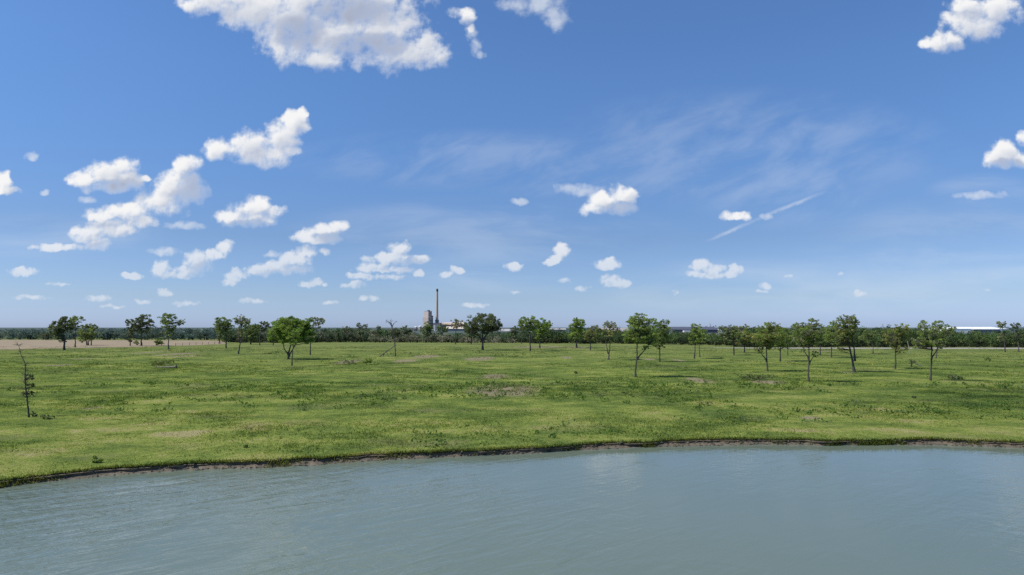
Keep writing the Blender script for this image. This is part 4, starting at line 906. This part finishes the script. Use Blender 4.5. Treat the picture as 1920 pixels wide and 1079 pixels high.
CLOUDS = [  # (px, py, rx, ry) of each puff, as directions in the photograph's sky
 (415, 2, 85, 34), (480, 20, 90, 46), (560, 40, 105, 74), (640, 62, 110, 74), (720, 70, 95, 66), (775, 92, 72, 42), (545, 92, 55, 36), (680, 10, 120, 60), (815, 100, 36, 30), (600, 110, 80, 22), (360, 8, 34, 22),
 (866, 24, 24, 14), (878, 34, 18, 16), (884, 54, 11, 13),
 (1828, 44, 64, 36), (1772, 78, 46, 24), (1868, 20, 60, 30), (1812, 10, 40, 22), (1745, 82, 26, 12),
 (1880, 290, 40, 28), (1916, 300, 30, 20), (1922, 262, 18, 18), (1866, 302, 30, 16),
 (415, 282, 40, 24), (470, 270, 50, 30), (500, 292, 58, 26), (530, 256, 40, 34), (552, 230, 28, 26), (566, 212, 13, 12), (574, 240, 16, 12), (548, 285, 24, 14),
 (160, 338, 38, 18), (195, 326, 44, 28), (236, 312, 28, 22), (243, 340, 32, 22), (205, 352, 58, 14), (272, 336, 12, 8),
 (342, 312, 22, 24), (362, 312, 24, 22), (350, 350, 40, 52), (318, 352, 34, 34), (300, 378, 56, 28), (240, 396, 60, 20), (190, 404, 40, 16), (165, 440, 46, 20), (210, 428, 60, 20), (185, 458, 26, 16), (110, 464, 62, 9), (260, 415, 40, 16),
 (440, 408, 46, 18), (465, 392, 44, 26), (485, 385, 28, 18), (515, 398, 24, 16), (475, 412, 60, 16),
 (575, 444, 34, 13), (605, 434, 40, 18), (632, 424, 24, 14), (600, 448, 48, 11),
 (420, 464, 20, 15), (402, 478, 22, 14), (370, 492, 32, 24), (352, 508, 30, 14), (300, 505, 21, 18), (248, 517, 22, 7), (335, 516, 50, 8),
 (575, 472, 24, 14), (555, 488, 36, 20), (520, 502, 44, 16), (482, 508, 28, 13), (440, 518, 22, 14), (430, 530, 16, 9), (540, 505, 50, 11), (610, 472, 12, 8),
 (750, 468, 26, 20), (735, 486, 56, 15), (785, 486, 28, 10), (700, 502, 42, 11), (680, 518, 32, 8), (740, 506, 50, 8), (786, 510, 14, 8), (662, 535, 26, 8), (730, 520, 40, 6),
 (572, 534, 16, 8), (592, 529, 17, 9), (608, 535, 8, 6),
 (835, 515, 17, 6), (856, 508, 15, 10), (966, 500, 21, 10), (1053, 470, 19, 15), (1044, 484, 16, 10), (1030, 492, 15, 6),
 (1165, 366, 30, 24), (1138, 380, 44, 22), (1112, 392, 30, 14), (1168, 390, 34, 17), (1182, 372, 16, 22),
 (1138, 496, 32, 11), (1147, 490, 17, 11), (1146, 524, 24, 10), (1160, 532, 28, 10),
 (1312, 500, 22, 15), (1302, 514, 18, 9), (1338, 508, 26, 15), (1330, 517, 46, 6), (1380, 506, 15, 13), (1372, 514, 18, 8),
 (1378, 405, 30, 11), (1388, 408, 22, 8), (310, 549, 18, 9), (45, 510, 32, 9), (38, 506, 18, 7), (8, 340, 18, 20), (12, 356, 28, 12),
 (1608, 549, 9, 6)]
THIN = [(1436, 536, 13, 7), (1612, 552, 18, 6), (1268, 549, 7, 4), (1850, 545, 9, 5), (1575, 514, 9, 4), (1094, 543, 16, 6), (975, 378, 18, 8), (60, 293, 18, 9), (884, 60, 13, 18), (896, 88, 14, 18), (902, 102, 10, 10), (850, 22, 16, 10), (1000, 6, 62, 24), (1042, 34, 28, 32), (960, 8, 34, 14), (1436, 406, 17, 7), (310, 472, 34, 9), (510, 476, 22, 7), (475, 565, 26, 6), (185, 560, 26, 7), (620, 568, 16, 5), (965, 547, 9, 4), (1060, 526, 14, 5),
        (1078, 356, 56, 13), (84, 361, 10, 6), (162, 375, 20, 9), (1475, 520, 14, 5), (345, 424, 40, 8), (110, 533, 22, 4), (60, 558, 34, 5), (890, 573, 30, 5), (690, 560, 22, 6), (210, 575, 24, 4), (270, 566, 20, 5), (345, 570, 26, 5), (1835, 366, 56, 9), (1430, 548, 14, 4)]

def build_world():
    w = bpy.data.worlds.new('World'); scn.world = w; w.use_nodes = True
    nt = w.node_tree; nt.nodes.clear(); b = NB(nt)
    sky = b.node('ShaderNodeTexSky', sky_type='NISHITA'); sky.sun_disc = False
    sky.sun_elevation = SUN_EL; sky.sun_rotation = SUN_AZ
    sky.air_density = 1.0; sky.dust_density = 0.45; sky.ozone_density = 2.2; sky.altitude = 150
    tc = b.node('ShaderNodeTexCoord').outputs['Generated']
    sep = b.node('ShaderNodeSeparateXYZ'); b.put(sep.inputs[0], tc)
    x, y, z = sep.outputs
    elev = z
    grade = b.ramp(b.maprange(elev, 0.0, 0.46), SKY_GRADE)
    skyc = b.mix(1.0, sky.outputs[0], grade, 'MULTIPLY')
    bg = b.node('ShaderNodeBackground'); b.put(bg.inputs['Color'], skyc); bg.inputs['Strength'].default_value = SKY_STRENGTH
    # direction -> tangent-plane coordinates of the half of the sky over the meadow (1 unit = 100 px of the photograph)
    ys = b.math('MAXIMUM', y, 0.05)
    K = FPX / 100.0
    cmb = b.node('ShaderNodeCombineXYZ'); b.put(cmb.inputs[0], b.math('MULTIPLY', b.math('DIVIDE', x, ys), K)); b.put(cmb.inputs[1], b.math('MULTIPLY', b.math('DIVIDE', z, ys), K))
    P = cmb.outputs[0]
    sp = b.node('ShaderNodeSeparateXYZ'); b.put(sp.inputs[0], P); v = sp.outputs[1]
    def sk(px, py):
        dx, dy, dz = ray(px, py); return dx / dy * K, dz / dy * K
    # warp, smaller towards the horizon
    zoom = b.maprange(v, 0.3, 3.2, 2.2, 1.0)
    PN = b.node('ShaderNodeVectorMath', operation='SCALE'); b.put(PN.inputs[0], P); b.put(PN.inputs['Scale'], 1.0)
    def billow(vec, detail):
        a = b.noise(vec, 2.6, detail, 0.57, '2D'); c = b.noise(vec, 6.0, detail, 0.55, '2D')
        f = b.maprange(v, 0.6, 2.6)
        n = b.node('ShaderNodeMix', data_type='FLOAT'); b.put(n.inputs[0], f); b.put(n.inputs[2], c); b.put(n.inputs[3], a)
        return n.outputs[0]
    def vor(vec, scale):
        n = b.node('ShaderNodeTexVoronoi', voronoi_dimensions='2D', feature='SMOOTH_F1'); b.put(n.inputs['Vector'], vec)
        n.inputs['Scale'].default_value = scale; n.inputs['Smoothness'].default_value = 0.6
        n.inputs['Detail'].default_value = 1.0; n.inputs['Roughness'].default_value = 0.4
        return n.outputs['Distance']
    def field(vec, lst, flat=False):
        f = None
        for (px, py, rx, ry) in lst:
            cu, cv = sk(px, py); sx = 100.0 / rx; sy = 100.0 / ry
            q = b.vmath('MULTIPLY_ADD', vec, (sx, sy, 0), (-cu * sx, -cv * sy, 0))
            l = b.vmath('DOT_PRODUCT', q, q)
            if f is None: f = l
            else:
                n = b.node('ShaderNodeMath', operation='SMOOTH_MIN'); b.put(n.inputs[0], f); b.put(n.inputs[1], l); n.inputs[2].default_value = 0.25; f = n.outputs[0]
        return b.math('SUBTRACT', 1.0, f)
    nz = billow(P, 5); 
    warp = b.node('ShaderNodeTexNoise', noise_dimensions='2D'); b.put(warp.inputs['Vector'], P); warp.inputs['Scale'].default_value = 4.5; warp.inputs['Detail'].default_value = 2
    wv = b.vmath('SUBTRACT', warp.outputs['Color'], (0.5, 0.5, 0.5))
    PW = b.vmath('MULTIPLY_ADD', wv, (0.16, 0.12, 0.0), P)
    LX, LY = -0.62, 0.78
    D0 = field(PW, CLOUDS)
    PS = b.vmath('ADD', PW, (LX * 0.24, LY * 0.24, 0))
    D1 = field(PS, CLOUDS)
    def puffs(vec):
        n = b.node('ShaderNodeMix', data_type='FLOAT'); b.put(n.inputs[0], b.maprange(v, 0.6, 2.6)); b.put(n.inputs[2], vor(vec, 5.5)); b.put(n.inputs[3], vor(vec, 2.6))
        return n.outputs[0]
    pv = puffs(PW)
    pvs = puffs(b.vmath('ADD', PW, (LX * 0.06, LY * 0.06, 0)))
    nzs = billow(b.vmath('ADD', P, (LX * 0.05, LY * 0.05, 0)), 4)
    D0c = b.math('MAXIMUM', D0, -3.0)
    dn = b.math('ADD', D0c, b.math('MULTIPLY_ADD', nz, 2.3, -1.10))
    dn = b.math('ADD', dn, b.math('MULTIPLY_ADD', pv, -0.55, 0.22))
    # alpha, soft at the edge; haze thins clouds near the horizon
    # light: thickness towards the sun
    g1 = b.math('SUBTRACT', b.math('MAXIMUM', D0, -0.6), b.math('MAXIMUM', D1, -1.2))
    g2 = b.math('MULTIPLY', b.math('SUBTRACT', pvs, pv), b.maprange(v, 1.2, 3.6, 0.7, 0.2))
    g3 = b.math('MULTIPLY', b.math('SUBTRACT', nz, nzs), b.maprange(v, 1.2, 3.6, 0.8, 0.3))
    lit = b.math('ADD', b.math('MULTIPLY_ADD', g1, 0.34, 0.63), b.math('ADD', g2, g3))
    lit = b.math('ADD', lit, b.math('MULTIPLY', b.math('SUBTRACT', 0.7, b.math('MINIMUM', dn, 1.4)), 0.16))
    shd = field(PW, [(650, 18, 70, 24), (690, 84, 66, 20), (560, 60, 40, 30), (368, 362, 30, 46), (1174, 394, 44, 14), (232, 352, 44, 14), (382, 506, 38, 18), (545, 508, 50, 9), (468, 424, 44, 10), (1050, 24, 30, 30), (478, 512, 20, 12), (620, 444, 30, 9), (1840, 96, 60, 20), (1890, 312, 40, 12), (785, 494, 40, 10)])  # hand-placed soft shade painted onto the clouds
    lit = b.math('SUBTRACT', lit, b.maprange(shd, -1.2, 1.1, 0, 0.40, True))
    lit = b.maprange(lit, 0.05, 1.05, 0, 1, True)
    al = b.maprange(dn, -0.22, b.maprange(lit, 0.2, 0.9, 1.45, 0.78), 0, 1, True)
    al = b.math('MULTIPLY', al, b.maprange(v, 0.25, 2.2, 0.42, 1.0))
    cc = b.ramp(lit, [(0.0, (0.40, 0.45, 0.585)), (0.35, (0.53, 0.58, 0.70)), (0.68, (0.76, 0.79, 0.85)), (1.0, (0.97, 0.97, 0.975))])
    cc = b.mix(b.maprange(v, 0.2, 1.6, 0.45, 0.0), cc, (0.60, 0.68, 0.78))
    # thin clouds, cirrus streaks and the contrail
    T0 = field(PW, THIN)
    tn = b.math('ADD', b.math('MAXIMUM', T0, -3.0), b.math('MULTIPLY_ADD', nz, 3.0, -1.6))
    ta = b.math('MULTIPLY', b.maprange(tn, -0.4, 1.4, 0, 1, True), 0.66)
    rot = b.node('ShaderNodeVectorRotate', rotation_type='Z_AXIS'); b.put(rot.inputs['Vector'], P); rot.inputs['Angle'].default_value = R(-20)
    ci = b.noise(b.vmath('MULTIPLY', rot.outputs[0], (0.55, 1.5, 1)), 1.2, 7, 0.58, '2D', 0.2)
    ci2 = b.noise(b.vmath('MULTIPLY', P, (0.35, 1.6, 1)), 1.0, 7, 0.58, '2D', 0.3)
    cm = field(P, [(1400, 280, 330, 100), (1180, 345, 260, 30), (900, 300, 330, 50), (1480, 350, 170, 70)])
    cm2 = field(P, [(900, 440, 320, 60), (1800, 480, 260, 90), (100, 440, 180, 40), (720, 440, 160, 30), (960, 525, 220, 24), (1840, 360, 90, 30), (1500, 540, 400, 50)])
    ca = b.math('MULTIPLY', b.maprange(ci, 0.28, 0.80, 0, 1, True), b.maprange(cm, -0.8, 1.0, 0, 0.19, True))
    ca2 = b.math('MULTIPLY', b.maprange(ci2, 0.28, 0.80, 0, 1, True), b.maprange(cm2, -0.8, 0.9, 0, 0.22, True))
    # contrail
    A = np.array(sk(1323, 453)); Bp = np.array(sk(1556, 355)); t = (Bp - A); Lc = np.linalg.norm(t); t /= Lc; nrm = np.array([-t[1], t[0]])
    along = b.vmath('DOT_PRODUCT', P, (t[0], t[1], 0)); a0 = float(A @ t)
    off = b.math('SUBTRACT', b.vmath('DOT_PRODUCT', P, (nrm[0], nrm[1], 0)), float(A @ nrm))
    off = b.math('ADD', off, b.math('MULTIPLY_ADD', nz, 0.09, -0.045))
    wd = b.maprange(along, a0, a0 + Lc, 0.05, 0.065)
    line = b.maprange(b.math('ABSOLUTE', off), 0.0, wd, 1, 0, True)
    line = b.math('MULTIPLY', line, b.math('MULTIPLY', b.maprange(along, a0 - 0.1, a0 + 0.6, 0, 1, True), b.maprange(along, a0 + Lc - 0.8, a0 + Lc + 0.1, 1, 0, True)))
    mid = b.maprange(b.math('ABSOLUTE', b.math('SUBTRACT', along, a0 + Lc * 0.40)), 0.10, 0.45, 0.45, 1.0, True)
    line = b.math('MULTIPLY', b.math('MULTIPLY', line, mid), b.maprange(nz, 0.2, 0.7, 0.12, 0.55))
    veil = b.math('MAXIMUM', b.math('MAXIMUM', ta, ca), b.math('MAXIMUM', ca2, line))
    a = b.math('MAXIMUM', al, veil)
    tot = b.math('MAXIMUM', a, 0.0)
    ccol = b.mix(al, (0.80, 0.85, 0.92), cc)
    cb = b.node('ShaderNodeBackground'); b.put(cb.inputs['Color'], ccol); cb.inputs['Strength'].default_value = CLOUD_STRENGTH
    front = b.math('MULTIPLY', b.maprange(y, 0.06, 0.2), b.maprange(elev, 0.0, 0.012))
    mx = b.node('ShaderNodeMixShader'); b.put(mx.inputs[0], b.math('MULTIPLY', tot, front))
    nt.links.new(bg.outputs[0], mx.inputs[1]); nt.links.new(cb.outputs[0], mx.inputs[2])
    o = b.node('ShaderNodeOutputWorld'); nt.links.new(mx.outputs[0], o.inputs['Surface'])
    w.cycles.sampling_method = 'MANUAL'; w.cycles.sample_map_resolution = 512

SKY_STRENGTH = 0.10
CLOUD_STRENGTH = 0.95
SKY_GRADE = [(0.02, (0.70, 0.92, 1.66)), (0.09, (0.69, 0.85, 1.29)), (0.27, (0.655, 0.80, 1.10)), (0.52, (0.70, 0.95, 1.29)), (0.74, (0.76, 1.05, 1.40)), (1.0, (0.80, 1.09, 1.44))]

def build_light():
    sd = bpy.data.lights.new('sun', 'SUN'); sd.energy = 4.8; sd.angle = R(0.53); sd.color = (1.0, 0.95, 0.87)
    so = bpy.data.objects.new('sun', sd); COL.objects.link(so)
    from mathutils import Vector
    so.rotation_euler = Vector([float(-v) for v in SUN_DIR]).to_track_quat('-Z', 'Y').to_euler(); so.location = (-60, 40, 120)

def build_camera():
    cd = bpy.data.cameras.new('camera'); cd.sensor_width = 36.0; cd.lens = 36.0 * FPX / 1920.0; cd.clip_start = 0.5; cd.clip_end = 60000
    co = bpy.data.objects.new('camera', cd); COL.objects.link(co)
    co.location = (0, 0, CAMZ); co.rotation_euler = (math.pi / 2 + TH, 0, 0); scn.camera = co

build_ground(); build_bank(); build_water()
strip('field', [(-700, 657), (0, 656), (120, 654), (260, 651), (345, 648.5), (424, 645.5)], [(-700, 637.2), (0, 637.6), (200, 638.2), (424, 639.2)], 'stubble', 0.05)
strip('road', [(1330, 652.9), (1420, 653.9), (1600, 654.4), (1920, 654.8), (2500, 656)], [(1330, 652.6), (1420, 652.4), (1600, 652.4), (1920, 652.7), (2500, 653.8)], 'gravel', 0.05)
build_grass(); build_weeds()
meadow_trees(); dead_trees(); shrubs(); woods(); plant()
build_world(); build_light(); build_camera()

scn.render.engine = 'CYCLES'
scn.cycles.use_denoising = False
scn.cycles.max_bounces = 6; scn.cycles.diffuse_bounces = 3; scn.cycles.transmission_bounces = 3; scn.cycles.glossy_bounces = 2
scn.cycles.caustics_reflective = False; scn.cycles.caustics_refractive = False
scn.view_settings.view_transform = 'Standard'; scn.view_settings.look = 'None'; scn.view_settings.exposure = 0; scn.view_settings.gamma = 1
